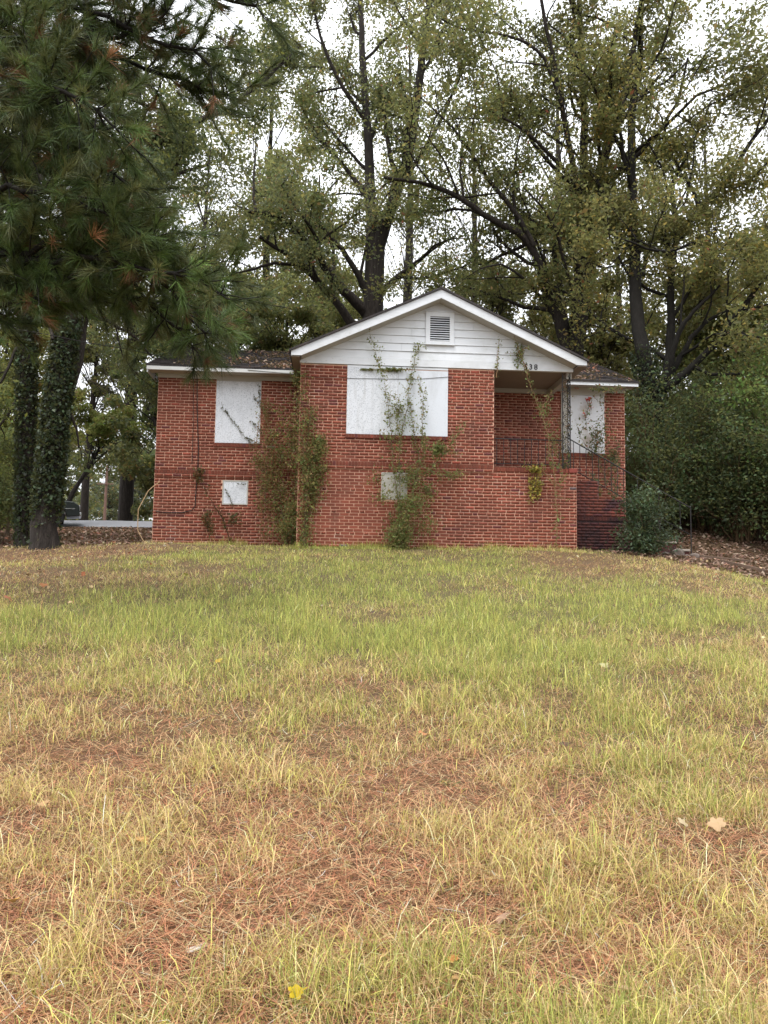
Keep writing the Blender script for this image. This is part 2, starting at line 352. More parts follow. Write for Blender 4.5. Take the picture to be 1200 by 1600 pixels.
for nm, a in (('window_sill', (-.88, 1.40, 2.40, 2.485, 0)), ('window_sill', (-3.92, -2.84, 2.35, 2.44, 1.35)), ('window_sill', (4.44, 5.6, 2.40, 2.49, 1.7))):
    rowlock(nm, *a, .035, rb)
def grooves(): pass
# boards over the windows
def board(name, x0, x1, z0, z1, y, label=None, m=M_OSB, th=.016, proud=.022, skew=0):
    q = MB(); q.prism([(x0, z0), (x1, z0+skew), (x1-skew*.3, z1), (x0, z1)], y-proud, y-proud+th)
    q.box(x0+.02, x1-.02, y-proud+th+.001, y+.03, z0+.02, z1-.02)
    o = q.build(name, m, H, bevel=.0015)
    if label: o['label'] = label
    return o
board('window_board', -.857, .262, 2.49, 3.975, 0, 'rough white strand board, left half of the wide window')
board('window_board', .266, 1.379, 2.487, 3.955, 0, 'smoother white board, right half of the wide window', m=mat('smooth_painted_board', (.61, .64, .69), .6, mottles=[((.34, .36, .39), 50, .56, .72, .6), ((.36, .36, .35), (8, 8, .7), .55, .75, .6), ((.42, .43, .44), (2, 2, .7), .5, .75, .6)], bump=(50, .3, .003)))
slab('window_head_trim', H, M_WHITE, -.857, 1.379, -.018, .02, 3.978, 4.025)
board('window_board', -3.895, -2.855, 2.445, 3.915, 1.35, 'upright white strand board on the left wing', skew=.004)
slab('window_head_trim', H, M_CREAM, -3.90, -2.85, 1.335, 1.37, 3.918, 3.955)
board('window_board', 4.62, 5.55, 2.50, 3.94, 1.7, 'peeling white board behind the stair railing', m=mat('peeling_board', (.64, .65, .68), .65, mottles=[((.36, .29, .24), 2.6, .5, .7, .8), ((.3, .3, .32), 80, .58, .7, .6)], bump=(60, .5, .004)))
q = MB(); q.box(4.46, 4.615, 1.665, 1.72, 2.49, 4.0); q.box(4.615, 5.56, 1.672, 1.72, 3.943, 4.03); q.build('window_frame', M_CREAM, H)
# crawl-space hatches
for (x0, x1, z0, z1, y, c, lb) in ((-.07, .50, 1.065, 1.66, 0, M_CREAM, 'dingy pale hatch low in the front wall behind the shrub'), (-3.68, -3.09, 1.0, 1.57, 1.35, M_OSB, 'small white hatch low in the left wing')):
    q = MB(); t_ = .028
    q.box(x0, x0+t_, y-.012, y+.03, z0, z1); q.box(x1-t_, x1, y-.012, y+.03, z0, z1); q.box(x0+t_, x1-t_, y-.012, y+.03, z0, z0+t_); q.box(x0+t_, x1-t_, y-.012, y+.03, z1-t_, z1)
    fo = q.build('hatch_frame', M_CREAM, H)
    q = MB(); q.box(x0+t_, x1-t_, y-.004, y+.03, z0+t_, z1-t_); q.build('hatch_board', c, fo, bevel=.001)['label'] = lb
q = MB(); q.box(-3.5, -3.25, 1.338, 1.36, 1.645, 1.685); q.build('bare_board_patch', M_CREAM, H)
# ---- gable: frieze, siding, vent, rakes
AX, AZ, SL = 1.168, 5.703, .4615
def roofz(x): return AZ-SL*abs(x-AX)
q = MB(); q.box(-1.905, 4.215, -.035, .06, 4.037, 4.20); q.build('frieze_board', M_WHITE, H, bevel=.002)
zz = 4.203; e = .178; under = .19
while zz < 5.5:
    z1 = zz+e-.004
    def xr(z): d = (AZ-under-z)/SL; return (AX-d-.03, AX+d+.03)
    a, b = xr(zz); c, d = xr(min(z1, AZ-under-.01)); z1 = min(z1, AZ-under)
    a, b, c, d = max(a, -1.9), min(b, 4.2), max(c, -1.9), min(d, 4.2)
    q = MB(); j = rb.normal(0, .0015)
    cuts = [(a, c, .3+rb.random()*1.6)] if (b-a) > 3 else []
    xm = AX+rb.uniform(-.9, .9) if (b-a) > 2.5 else None
    spans = [(a, c, b, d)] if xm is None else [(a, c, xm-.002, xm-.002), (xm+.002, xm+.002, b, d)]
    for (la, lc, rb_, rd) in spans:
        q = MB(); yb, yt = -.030+j, -.012
        q.add([(la, yb, zz), (rb_, yb, zz), (rb_, .05, zz), (la, .05, zz), (lc, yt, z1), (rd, yt, z1), (rd, .05, z1), (lc, .05, z1)],
              [(0, 3, 2, 1), (4, 5, 6, 7), (0, 1, 5, 4), (1, 2, 6, 5), (2, 3, 7, 6), (3, 0, 4, 7)])
        q.build('siding_board', M_WHITE, H)
    zz += e
VX0, VX1, VZ0, VZ1 = .863, 1.504, 4.56, 5.29
q = MB(); t_ = .10
q.box(VX0, VX0+t_, -.06, 0, VZ0, VZ1); q.box(VX1-t_, VX1, -.06, 0, VZ0, VZ1); q.box(VX0+t_, VX1-t_, -.06, 0, VZ0+.0, VZ0+t_*.7); q.box(VX0+t_, VX1-t_, -.06, 0, VZ1-t_, VZ1)
q.box(VX0-.015, VX1+.015, -.07, -.01, VZ1+.002, VZ1+.02); q.box(VX0-.015, VX1+.015, -.075, -.01, VZ0-.02, VZ0-.002)
vf = q.build('gable_vent', M_WHITE, H, bevel=.002)
slab('vent_backing', vf, M_DARK, VX0+t_, VX1-t_, -.031, -.02, VZ0+t_*.7, VZ1-t_)
ns = 11; zs = np.linspace(VZ0+t_*.7+.012, VZ1-t_-.035, ns)
for k in range(ns):
    q = MB(); z0 = zs[k]; q.add([(VX0+t_, -.058, z0), (VX1-t_, -.058, z0), (VX1-t_, -.035, z0+.022), (VX0+t_, -.035, z0+.022), (VX0+t_, -.054, z0-.004), (VX1-t_, -.054, z0-.004), (VX1-t_, -.032, z0+.018), (VX0+t_, -.032, z0+.018)],
                                [(0, 1, 2, 3), (4, 7, 6, 5), (0, 4, 5, 1), (1, 5, 6, 2), (2, 6, 7, 3), (3, 7, 4, 0)])
    q.build('louvre_slat', M_WHITE, vf)
# rake boards with level-cut tails, soffit behind
YR = -.35
for s in (-1, 1):
    xe = -2.082 if s < 0 else 4.425
    ze = roofz(xe); zb = 4.108
    xk = AX+s*((AZ-.195-zb)/SL)
    poly = [(AX, AZ), (xe, ze), (xe, zb), (xk, zb), (AX, AZ-.195)]
    q = MB(); q.prism(poly, YR, YR+.022); q.build('rake_board', M_WHITE, H, bevel=.002)
    # drip edge
    q = MB(); dz = .012; q.prism([(AX, AZ+.012), (xe-s*(-.02), ze+.002), (xe-s*(-.02), ze-.03), (AX, AZ-.018)], YR-.018, YR-.002); pass
    # soffit under the gable overhang
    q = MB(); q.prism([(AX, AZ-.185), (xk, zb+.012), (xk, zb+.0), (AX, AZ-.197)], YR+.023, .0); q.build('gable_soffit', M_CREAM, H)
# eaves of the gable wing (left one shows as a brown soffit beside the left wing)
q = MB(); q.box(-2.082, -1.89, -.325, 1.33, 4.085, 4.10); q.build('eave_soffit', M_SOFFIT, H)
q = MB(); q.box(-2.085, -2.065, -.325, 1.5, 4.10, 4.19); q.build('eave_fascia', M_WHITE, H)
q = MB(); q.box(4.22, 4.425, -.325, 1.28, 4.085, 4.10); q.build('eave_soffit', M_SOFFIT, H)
# porch ceiling, beams
q = MB()
for k in range(12):
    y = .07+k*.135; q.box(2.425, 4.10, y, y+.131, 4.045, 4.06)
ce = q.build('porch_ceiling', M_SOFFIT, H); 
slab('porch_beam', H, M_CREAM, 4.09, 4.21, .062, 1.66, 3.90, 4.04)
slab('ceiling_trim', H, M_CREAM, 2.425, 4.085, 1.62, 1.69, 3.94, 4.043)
slab('porch_floor', H, M_CONC, 2.42, 4.28, .21, 1.695, 1.60, 1.72)
# ---- eaves of the main roof
q = MB(); q.box(-5.43, -2.09, .93, .955, 4.035, 4.125); q.build('fascia', mat('peeling_fascia', (.55, .55, .54), .6, mottles=[((.16, .12, .09), (9, 9, 30), .63, .70, .9), ((.5, .49, .45), 7, .5, .7, .6)]), H)
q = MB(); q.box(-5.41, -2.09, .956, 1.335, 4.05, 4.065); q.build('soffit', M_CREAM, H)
q = MB(); q.box(-5.255, -1.9, 1.318, 1.40, 3.955, 4.049); q.build('frieze_board', M_CREAM, H)
q = MB(); q.box(-5.43, -5.405, .956, 8.2, 3.98, 4.12); q.build('fascia', M_WHITE, H)
q = MB(); q.box(4.43, 6.26, 1.28, 1.305, 4.105, 4.19); q.build('fascia', M_WHITE, H)
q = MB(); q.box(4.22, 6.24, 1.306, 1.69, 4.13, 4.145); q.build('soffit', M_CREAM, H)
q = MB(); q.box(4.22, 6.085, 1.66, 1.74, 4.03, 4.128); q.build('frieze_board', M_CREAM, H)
# ---- roofs: decks and shingle tabs
def roof(name, x0, x1, y0, z0, y1, z1, tabs=True, label=None):
    q = MB(); q.add([(x0, y0, z0), (x1, y0, z0), (x1, y1, z1), (x0, y1, z1), (x0, y0, z0-.03), (x1, y0, z0-.03), (x1, y1, z1-.03), (x0, y1, z1-.03)],
                    [(0, 1, 2, 3), (4, 7, 6, 5), (0, 4, 5, 1), (1, 5, 6, 2), (2, 6, 7, 3), (3, 7, 4, 0)])
    q.col = (1, 1, 1); d = q.build(name, M_SHINGLE, H)
    if label: d['label'] = label
    if tabs:
        L = math.hypot(y1-y0, z1-z0); n = int(L/.13); q = MB(); dy, dz = (y1-y0)/L, (z1-z0)/L
        for k in range(n):
            a = k*L/n; b = a+L/n+.02; x = x0-(k % 3)*.1
            while x < x1:
                xa, xb = max(x+.003, x0), min(x+.302, x1)
                if xb-xa > .03:
                    t = .6+rb.random()*.9; q.col = (t, t*.95, t*.93); h0 = .014+rb.random()*.006; lift = max(0, rb.normal(0, .003))
                    def P(x_, s_, h_): return (x_, y0+dy*s_-dz*h_, z0+dz*s_+dy*h_)
                    q.add([P(xa, a, h0+lift), P(xb, a, h0+rb.random()*.004), P(xb, b, .004), P(xa, b, .004), P(xa, a, .001), P(xb, a, .001)], [(0, 1, 2, 3), (4, 5, 1, 0)])
                x += .305
        s = q.build('shingles', M_SHINGLE, d); s['kind'] = 'stuff'
    return d
RY, RZ = 4.55, 5.63
roof('roof', -5.45, AX, .93, 4.145, RY, RZ, label='dark left roof slope strewn with leaves')
roof('roof', AX, 6.28, 1.26, 4.21, RY, RZ, label='low right roof slope covered in fallen leaves')
roof('roof', -5.45, 6.28, 8.2, 4.1, RY, RZ, False)
for s in (-1, 1):
    xe = AX+s*3.262; q = MB(); ze = roofz(xe)
    q.prism([(AX, AZ+.05), (xe+s*.03, ze+.034), (xe+s*.03, ze-.012), (AX, AZ+.004)], YR-.035, 4.5); q.build('gable_roof', M_SHINGLE, H)
q = MB(); q.prism([(-5.243+0, 4.0), (-5.243, 4.01), (-5.05, 4.01), (-5.05, 4.0)], 1.5, 7.6)
q = MB(); q.add([(-5.24, 1.36, 4.0), (-5.24, 7.8, 4.0), (-5.24, RY, RZ-.06), (-5.14, 1.36, 4.0), (-5.14, 7.8, 4.0), (-5.14, RY, RZ-.06)], [(0, 1, 2), (5, 4, 3), (0, 3, 4, 1), (1, 4, 5, 2), (2, 5, 3, 0)]); q.build('end_gable', M_WHITE, H)
q = MB(); q.add([(6.07, 1.7, 4.05), (6.07, 7.8, 4.05), (6.07, RY, RZ-.06), (5.97, 1.7, 4.05), (5.97, 7.8, 4.05), (5.97, RY, RZ-.06)], [(0, 1, 2), (5, 4, 3), (0, 3, 4, 1), (1, 4, 5, 2), (2, 5, 3, 0)]); q.build('end_gable', M_WHITE, H)
# ---- house numbers
def digit(ch, x, z, h=.125):
    c = bpy.data.curves.new('t', 'FONT'); c.body = ch; c.size = h*1.37; c.extrude = .004; c.offset = .002; c.resolution_u = 4
    to = bpy.data.objects.new('t', c); me = bpy.data.meshes.new_from_object(to); bpy.data.objects.remove(to)
    me.materials.clear(); me.materials.append(M_IRON)
    o = link('house_number', me, H, (x, -.041, z)); o.rotation_euler = (R(90), 0, 0); o['label'] = 'black numeral '+ch; return o
digit('5', 3.09, 4.062); digit('3', 3.20, 4.062); digit('8', 3.315, 4.062)
# ---- ironwork
q = MB()
def colbars():
    zb, zt = 1.85, 4.035
    b = [(3.99, .05), (4.165, .05), (4.165, .22)]
    cc = empty('porch_column', (0, 0, 0), 0, H)
    for x, y in b:
        q = MB(); q.box(x-.009, x+.009, y-.009, y+.009, zb, zt); q.build('bar', M_IRON, cc)
    for (xa, ya), (xb, yb) in ((b[0], b[1]), (b[1], b[2])):
        q = MB(); z = zb+.02; k = 0
        while z < zt-.22:
            pts = []
            for i in range(17):
                t = i/16; w_ = .5+.42*sin(t*2*pi)*(1 if k % 2 else -1); pts.append((xa+(xb-xa)*w_, ya+(yb-ya)*w_, z+.27*t))
            q.tube(pts, .006, 5)
            cx, cy_ = xa+(xb-xa)*.5, ya+(yb-ya)*.5
            for dz in (.07, .20):
                sgn = 1 if dz < .1 else -1; pts = []
                for i in range(12):
                    a = i/11*1.6*pi; rr = .045*(1-i/14); w_ = .5-sgn*.18+cos(a)*rr/.17*sgn; pts.append((xa+(xb-xa)*w_, ya+(yb-ya)*w_, z+dz+sin(a)*rr))
                q.tube(pts, .004, 4)
            for sx in (.22, .78):
                q.tube([(xa+(xb-xa)*sx, ya+(yb-ya)*sx-.002, z+.12), (xa+(xb-xa)*(.5+(sx-.5)*1.6), ya+(yb-ya)*(.5+(sx-.5)*1.6), z+.16), (xa+(xb-xa)*sx, ya+(yb-ya)*sx+.002, z+.21)], [.003, .014, .003], 4)
            z += .27; k += 1
        q.build('scrollwork', M_IRON, cc)
    return cc
colbars()['label'] = 'black wrought iron corner column with scrollwork'
def rail(name, p0, p1, b0, b1, y, n, label):
    rr = empty(name, (0, 0, 0), 0, H); rr['label'] = label
    q = MB(); q.tube([(p0[0], y, p0[1]), (p1[0], y, p1[1])], .014, 6); q.build('handrail', M_IRON, rr)
    q = MB(); q.tube([(b0[0], y, b0[1]), (b1[0], y, b1[1])], .010, 4); q.build('bottom_rail', M_IRON, rr)
    for i in range(n):
        t = (i+.5)/n; x = b0[0]+(b1[0]-b0[0])*t; zt = p0[1]+(p1[1]-p0[1])*(x-p0[0])/(p1[0]-p0[0]); zb = b0[1]+(b1[1]-b0[1])*t
        q = MB(); q.box(x-.006, x+.006, y-.006, y+.006, zb, zt); q.build('baluster', M_IRON, rr)
    return rr
rail('porch_railing', (2.42, 2.49), (3.99, 2.49), (2.42, 1.93), (3.99, 1.93), .06, 10, 'thin iron railing along the porch front')
rail('stair_railing', (4.18, 2.66), (5.62, 1.885), (4.3, 1.93), (5.62, 1.235), .47, 9, 'sloping iron stair railing')
rl = rail('lower_stair_railing', (5.62, 1.885), (7.12, 1.08), (5.62, 1.235), (7.12, .45), .47, 3, 'lower iron handrail by the round shrub')
q = MB(); q.box(7.111, 7.129, .461, .479, -.3, 1.08); q.tube([(7.12, .47, 1.10), (7.12, .47, 1.12)], [.02, .008], 8); q.build('newel_post', M_IRON, rl)
# ---- steps to the right, with stained brick cheek walls
ST = empty('porch_steps', (0, 0, 0), 0, H); ST['label'] = 'brick porch steps descending to the right'
for k in range(9):
    x0 = 4.285+k*.31; z1 = 1.70-(k+1)*.175
    q = MB(); q.box(x0+.001, x0+.335, .47, 1.5, z1-.05, z1); q.build('tread', M_CONC, ST, bevel=.008)
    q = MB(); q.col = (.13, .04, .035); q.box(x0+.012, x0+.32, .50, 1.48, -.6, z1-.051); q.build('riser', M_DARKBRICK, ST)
q = MB()
ck = [(4.287, 4.93, 1.64, .40), (4.93, 5.55, 1.20, .40), (5.55, 6.35, .80, .38)]
q.box(4.287, 4.93, .40, .495, -.5, 1.64); q.box(4.931, 5.55, .40, .495, -.5, 1.20)
cw = q.build('cheek_wall', mat('dark_mortar', (.13, .07, .06), .95, noise=((.05, .03, .03), 4, .4, .65, .8)), ST)
place_bricks('brickwork', brick_rows(4.29, 5.55, .80, 1.64, [(4.93, 6, 1.20, 2)]), (0, .40, 0), (1, 0, 0), (0, -1, 0), mat('cheek_brick', (.62, .62, .66), .85, tint=True, mottles=[((.03, .015, .02), 2.0, .42, .62, .9)], bump=(90, .4, .006)), cw, rb, proud=.01)
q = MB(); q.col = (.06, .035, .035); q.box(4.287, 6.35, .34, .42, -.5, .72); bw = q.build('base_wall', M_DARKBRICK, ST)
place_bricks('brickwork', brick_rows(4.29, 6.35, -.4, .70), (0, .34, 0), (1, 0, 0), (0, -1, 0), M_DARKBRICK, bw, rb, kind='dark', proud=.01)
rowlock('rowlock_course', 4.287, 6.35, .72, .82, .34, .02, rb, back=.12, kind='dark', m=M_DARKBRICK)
# ---- cables on the wall
def cable(pts, r, label):
    q = MB(); q.tube(pts, r, 5); o = q.build('cable', M_CABLE, H); o['label'] = label
def hl(lst, y): return [tuple(HL(a, b, y)) for a, b in lst]
cable(hl([(303, 590), (304, 585), (307, 585), (308, 590), (308, 640), (310, 700), (309, 735), (306, 770), (305, 790), (300, 797), (285, 801), (262, 801), (243, 799)], 1.325), .011, 'black cable hanging down the left wing wall')
cable(hl([(303, 590), (302, 620), (302, 660), (300, 725)], 1.33), .006, 'thin cable beside the hanging one')
cable(hl([(470, 587), (500, 590), (545, 591), (600, 592), (650, 592.5), (700, 589)], -.03), .0045, 'thin cable across the wide boarded window')
cable(hl([(387, 578), (420, 581), (457, 584)], .92), .006, 'cable along the left eave')

# ================================================================== TREES
def norm(v): return v/(np.linalg.norm(v, axis=-1, keepdims=True)+1e-9)
def leaves(P, size, r, col, cvar=.25, up=.6, tri=False, asp=.5, palette=None):
    """leaf blades as small rhombi or triangles at the points P"""
    n = len(P)
    nrm = norm(r.normal(size=(n, 3))+np.array([0, 0, up])); a = norm(np.cross(nrm, r.normal(size=(n, 3)))); b = np.cross(nrm, a)
    s = (size*np.exp(r.normal(0, .25, n)))[:, None]
    if tri:
        V = np.stack([P-a*s*.5-b*s*asp*.6, P-a*s*.5+b*s*asp*.6, P+a*s*.6], 1); k = 3
    else:
        V = np.stack([P-a*s*.5, P+b*s*asp*.5-nrm*s*.06, P+a*s*.5, P-b*s*asp*.5-nrm*s*.06], 1); k = 4
    c = np.array(col)[None]*np.exp(r.normal(0, cvar, (n, 1)))*(1+r.normal(0, .08, (n, 3)))
    if palette:
        u = r.random(n); acc = 0
        for pc, pr in palette:
            sel = (u >= acc) & (u < acc+pr); c[sel] = np.array(pc)*np.exp(r.normal(0, .2, (sel.sum(), 1))); acc += pr
    C = np.repeat(np.clip(c, .004, .8), k, 0)
    return V.reshape(-1, 3), np.arange(n*k).reshape(n, k), C
def inview(P, mx=260, top=330, bot=400):
    x, y = proj(P); return (x > -mx) & (x < 1200+mx) & (y > -top) & (y < 1600+bot)
def resample(pts, n):
    P = np.asarray(pts, float); d = np.concatenate([[0], np.cumsum(np.linalg.norm(np.diff(P, axis=0), axis=1))]); t = np.linspace(0, d[-1], n)
    return np.stack([np.interp(t, d, P[:, i]) for i in range(3)], 1), d[-1]
def twigpath(r, s, d, L, n, wig, up):
    p = [np.array(s)]; d = norm(np.array(d)); st = L/n
    for i in range(n):
        d = norm(d+r.normal(0, wig, 3)+np.array([0, 0, up])); p.append(p[-1]+d*st)
    return np.array(p)
def branch(r, P, r0, r1, level, maxl, tubes, anch, dens, lenf, up=.06, smin=.2):
    n = len(P); L = float(np.sum(np.linalg.norm(np.diff(P, axis=0), axis=1)))
    if level >= maxl:
        Q, _ = resample(P, max(3, int(L/.22))); anch.append(Q[1:]); return
    nc = max(2, int(L*dens[level])); T = norm(np.gradient(P, axis=0))
    for i in range(nc):
        s = smin+(1-smin)*(i+r.random())/nc; k = min(n-2, int(s*(n-1))); f = s*(n-1)-k
        p = P[k]*(1-f)+P[k+1]*f; rr = r0+(r1-r0)*s
        pr = norm(np.cross(T[k], r.normal(size=3))); d = norm(T[k]*.55+pr*.9+np.array([0, 0, .15]))
        Lc = lenf[level]*(.6+.7*r.random())*(1.15-.5*s)
        m = 6 if level == 0 else 4
        q = twigpath(r, p, d, Lc, m, .22, up); rc = max(.006, min(rr*.6, .028*Lc+.006))
        if not inview(q[[0, -1]]).any(): continue
        tubes.append((q, np.linspace(rc, rc*.35, len(q)), 5 if level == 0 else 3))
        branch(r, q, rc, rc*.35, level+1, maxl, tubes, anch, dens, lenf, up)
    if level: Q, _ = resample(P[-max(2, n//2):], 4); anch.append(Q[1:])
def tree(name, label, cat, limbs, seed, nleaf, size, col, group=None, palette=None, dens=(1.0, 1.6, 2), lenf=(2.6, 1.1, .5), maxl=2, spread=.22, bark=M_BARK, ivy=None, crown=True, extra=None, leafmat=None, cull=None, tri=False, sides=9):
    r = np.random.default_rng(seed); tubes = []; anch = []
    base = np.array([limbs[0][0][0][0], limbs[0][0][0][1], limbs[0][0][0][2]])
    T = empty(name, tuple(base)); tag(T, label, cat, group)
    for li, lm in enumerate(limbs):
        pts, ra, rz = lm[:3]; P, L = resample(pts, max(6, int(len(pts)*3)))
        if len(pts) > 2:                # smooth the drawn polyline a little
            for _ in range(2): P[1:-1] = (P[:-2]+2*P[1:-1]+P[2:])/4
        P[1:-1] += r.normal(0, .012+.02*min(ra, .3), (len(P)-2, 3))
        rad = ra+(rz-ra)*np.linspace(0, 1, len(P))**.8
        if li == 0: rad = rad*(1+.45*np.exp(-np.linspace(0, L, len(P))/.35))
        tubes.append((P, rad*1.18, sides if ra > .08 else 6))
        if len(lm) > 3 and lm[3] == 'bare': continue
        sm = lm[3] if len(lm) > 3 else .2
        branch(r, P, ra, rz, 0, maxl, tubes, anch, dens, lenf, smin=sm)
    V, F = join_tubes(tubes); link('trunk', npmesh('trunk', V-base, F, bark, smooth=True), T)
    if crown and anch:
        A = np.concatenate(anch)
        if extra is not None: A = np.concatenate([A, extra])
        A = A[inview(A, 230, 260)]
        if cull is not None: A = A[cull(A)]
        if len(A):
            k = r.integers(0, len(A), nleaf); w_ = r.gamma(.75, 1, len(A)); w_ /= w_.sum(); k = r.choice(len(A), nleaf, p=w_)
            P = A[k]+r.normal(0, spread, (nleaf, 3))*np.array([1, 1, .8]); tn = np.exp(.5*vn(P[:, 0]+seed, P[:, 2]+P[:, 1]*.7, .8, 3))
            V, F, C = leaves(P, size, r, col, palette=palette, tri=tri); C = C*np.repeat(tn, 3 if tri else 4)[:, None]
            link('crown', npmesh('crown', V-base, F, leafmat or M_LEAF, col=C), T)
    if ivy:
        Pi, Ri, n, lo, hi = ivy; P, L = resample(Pi, 60); t = lo+(hi-lo)*r.random(n); t = np.where(r.random(n) < .06, r.random(n)*hi, t-.12*(hi-lo)*r.random(n)**3*(lo > 0)); idx = t*(len(P)-1); k = np.minimum(idx.astype(int), len(P)-2)
        f = (idx-k)[:, None]; c = P[k]*(1-f)+P[k+1]*f; a = r.random(n)*2*pi; rad = Ri[0]+(Ri[1]-Ri[0])*t; rad = rad*(1.02+np.abs(r.normal(0, .16, n)))+.01
        Q = c+np.stack([np.cos(a)*rad, np.sin(a)*rad, r.normal(0, .03, n)], 1)
        V, F, C = leaves(Q, .07, r, (.026, .040, .018), up=.2, asp=.85, cvar=.4)
        link('ivy', npmesh('ivy', V-base, F, M_GLOSS, col=C), T)
    return T
def pl(lst, Y, dY=0):                   # limb polyline from photo positions at depth Y drifting by dY
    n = len(lst); return [W(a, b, Y+dY*i/max(1, n-1)) for i, (a, b) in enumerate(lst)]
def gz(p, dz=-.15): return np.array([p[0], p[1], float(g(p[0], p[1]))+dz])
OLIVE = (.064, .086, .034); OLIVE2 = (.084, .098, .034); DEEP = (.030, .052, .020)
AUT = [((.16, .10, .035), .06), ((.2, .05, .03), .006), ((.20, .18, .05), .06)]
# oak 1, behind the gable
Y1 = 10
b1 = pl([(583, 470)], Y1)[0]
tree('oak_tree', 'tall oak whose forked grey trunk rises behind the gable left of its peak', 'tree', [
    ([gz(W(588, 700, Y1)), W(586, 600, Y1), W(581, 510, Y1), W(584, 440, Y1), W(586, 392, Y1)], .36, .30, 'bare'),
    (pl([(583, 400), (580, 340), (577, 270), (574, 190), (566, 90), (560, -60)], Y1, 1), .20, .07),
    (pl([(588, 395), (603, 345), (622, 290), (641, 230), (655, 130), (668, 20), (680, -80)], Y1, -1), .22, .07),
    (pl([(574, 492), (545, 462), (512, 425), (482, 382), (452, 348), (424, 334), (388, 330)], Y1, -2.5), .18, .05),
    (pl([(572, 540), (548, 505), (520, 465), (482, 425), (455, 402), (430, 385), (406, 370)], Y1, -2), .17, .05),
    (pl([(463, 412), (420, 411), (382, 426), (342, 430)], Y1-1.4, -1.2), .06, .02),
    (pl([(578, 470), (560, 430), (540, 395), (515, 370), (500, 350), (489, 322)], Y1, -1.2), .12, .04),
    (pl([(589, 462), (620, 433), (650, 412), (680, 385), (712, 368)], Y1, -1.5), .12, .03),
    (pl([(400, 331), (395, 300), (398, 260), (400, 215)], Y1-2.4, .5), .05, .02),
    (pl([(574, 190), (530, 130), (500, 60), (480, -30)], Y1+.5, -1), .08, .03),
    (pl([(622, 290), (660, 240), (700, 170), (730, 80)], Y1-.3, -1.5), .08, .03),
    (pl([(600, 345), (560, 290), (520, 240), (470, 190)], Y1, 1.5), .08, .03),
    ], 11, 54000, .12, OLIVE, palette=AUT, dens=(.95, 1.7), lenf=(3.9, 1.5), spread=.25)
# oak 2, several stems behind the right roof slope
Y2 = 8
tree('oak_tree', 'many-stemmed oak rising behind the right slope of the gable roof', 'tree', [
    ([gz(W(893, 720, Y2)), W(892, 640, Y2), W(890, 575, Y2)], .42, .38, 'bare'),
    (pl([(886, 585), (882, 530), (868, 490), (852, 445), (840, 405), (822, 368), (785, 352), (762, 340), (720, 308), (680, 292), (640, 282), (600, 277)], Y2, -2.2), .17, .04),
    (pl([(890, 580), (884, 510), (875, 450), (866, 395), (860, 330)], Y2, 1.2), .15, .05),
    (pl([(896, 580), (902, 500), (907, 420), (909, 300), (914, 200), (910, 100), (904, -20), (900, -90)], Y2, 0), .19, .06),
    (pl([(899, 580), (908, 510), (922, 420), (932, 300), (952, 220), (976, 158), (986, 105), (994, 40), (1012, -50)], Y2, -1.6), .18, .05),
    (pl([(906, 330), (897, 260), (882, 190), (868, 100), (848, 20), (840, -50)], Y2, -1.6), .10, .04),
    (pl([(905, 300), (880, 262), (830, 212), (785, 182), (740, 165)], Y2-.2, -1.8), .08, .02),
    (pl([(835, 385), (800, 322), (762, 282), (732, 232), (702, 192), (655, 150)], Y2-1, -1), .08, .02),
    (pl([(878, 165), (850, 80), (790, 52), (725, 50), (690, 30)], Y2-1.2, -1.5), .06, .02),
    (pl([(932, 300), (985, 255), (1030, 210), (1060, 160), (1075, 90)], Y2-.6, -1.5), .08, .03),
    (pl([(958, 205), (1000, 150), (1040, 130), (1070, 100)], Y2-1, -1), .06, .02),
    (pl([(884, 520), (850, 470), (815, 430), (780, 410), (750, 420)], Y2, -1.5), .07, .02),
    (pl([(905, 440), (940, 400), (975, 380), (1010, 375)], Y2, -2), .07, .02),
    ], 12, 62000, .12, OLIVE2, palette=AUT, dens=(.95, 1.7), lenf=(3.9, 1.5), spread=.25)
# oak 3, ivy trunk and fan of limbs at the right
Y3 = 5.5
t3 = [gz(W(1030, 760, Y3)), W(1026, 690, Y3), W(1022, 640, Y3), W(1010, 585, Y3), W(1003, 545, Y3)]
tree('oak_tree', 'oak with ivy-thickened trunk and dark fan of limbs right of the house', 'tree', [
    (t3, .32, .17, 'bare'),
    (pl([(1008, 575), (1001, 530), (992, 480), (992, 400), (987, 300), (985, 200), (1000, 90), (1005, -40)], Y3, 2), .19, .06),
    (pl([(1020, 630), (1040, 598), (1047, 560), (1048, 500), (1048, 430), (1058, 370), (1050, 300)], Y3, 1), .15, .05),
    (pl([(1038, 604), (1046, 585), (1053, 540), (1065, 508), (1090, 480), (1125, 446)], Y3, -1), .09, .03),
    (pl([(1030, 616), (1045, 603), (1072, 582), (1092, 562), (1112, 545), (1130, 520), (1152, 488), (1180, 460)], Y3, -1.2), .125, .035),
    (pl([(1043, 590), (1058, 568), (1078, 530), (1105, 500), (1128, 487), (1150, 480)], Y3, -.6), .09, .03),
    (pl([(1125, 526), (1150, 515), (1165, 522)], Y3-.8, -.4), .06, .02),
    (pl([(1050, 430), (1032, 325), (1062, 262), (1092, 205), (1110, 160)], Y3+.6, 0), .09, .03),
    (pl([(1058, 370), (1100, 320), (1140, 280), (1172, 220), (1215, 170)], Y3+1, -1), .10, .04),
    (pl([(1085, 380), (1040, 395), (1000, 385), (960, 370)], Y3, -1.5), .05, .02),
    (pl([(1152, 488), (1190, 440), (1230, 400)], Y3-1, -1), .06, .02),
    ], 13, 48000, .12, (.100, .104, .034), palette=AUT+[((.30, .22, .05), .06)], dens=(.95, 1.7), lenf=(3.9, 1.5), spread=.25, bark=M_BARKD,
    ivy=(t3, (.36, .30), 4500, .3, 1.0))
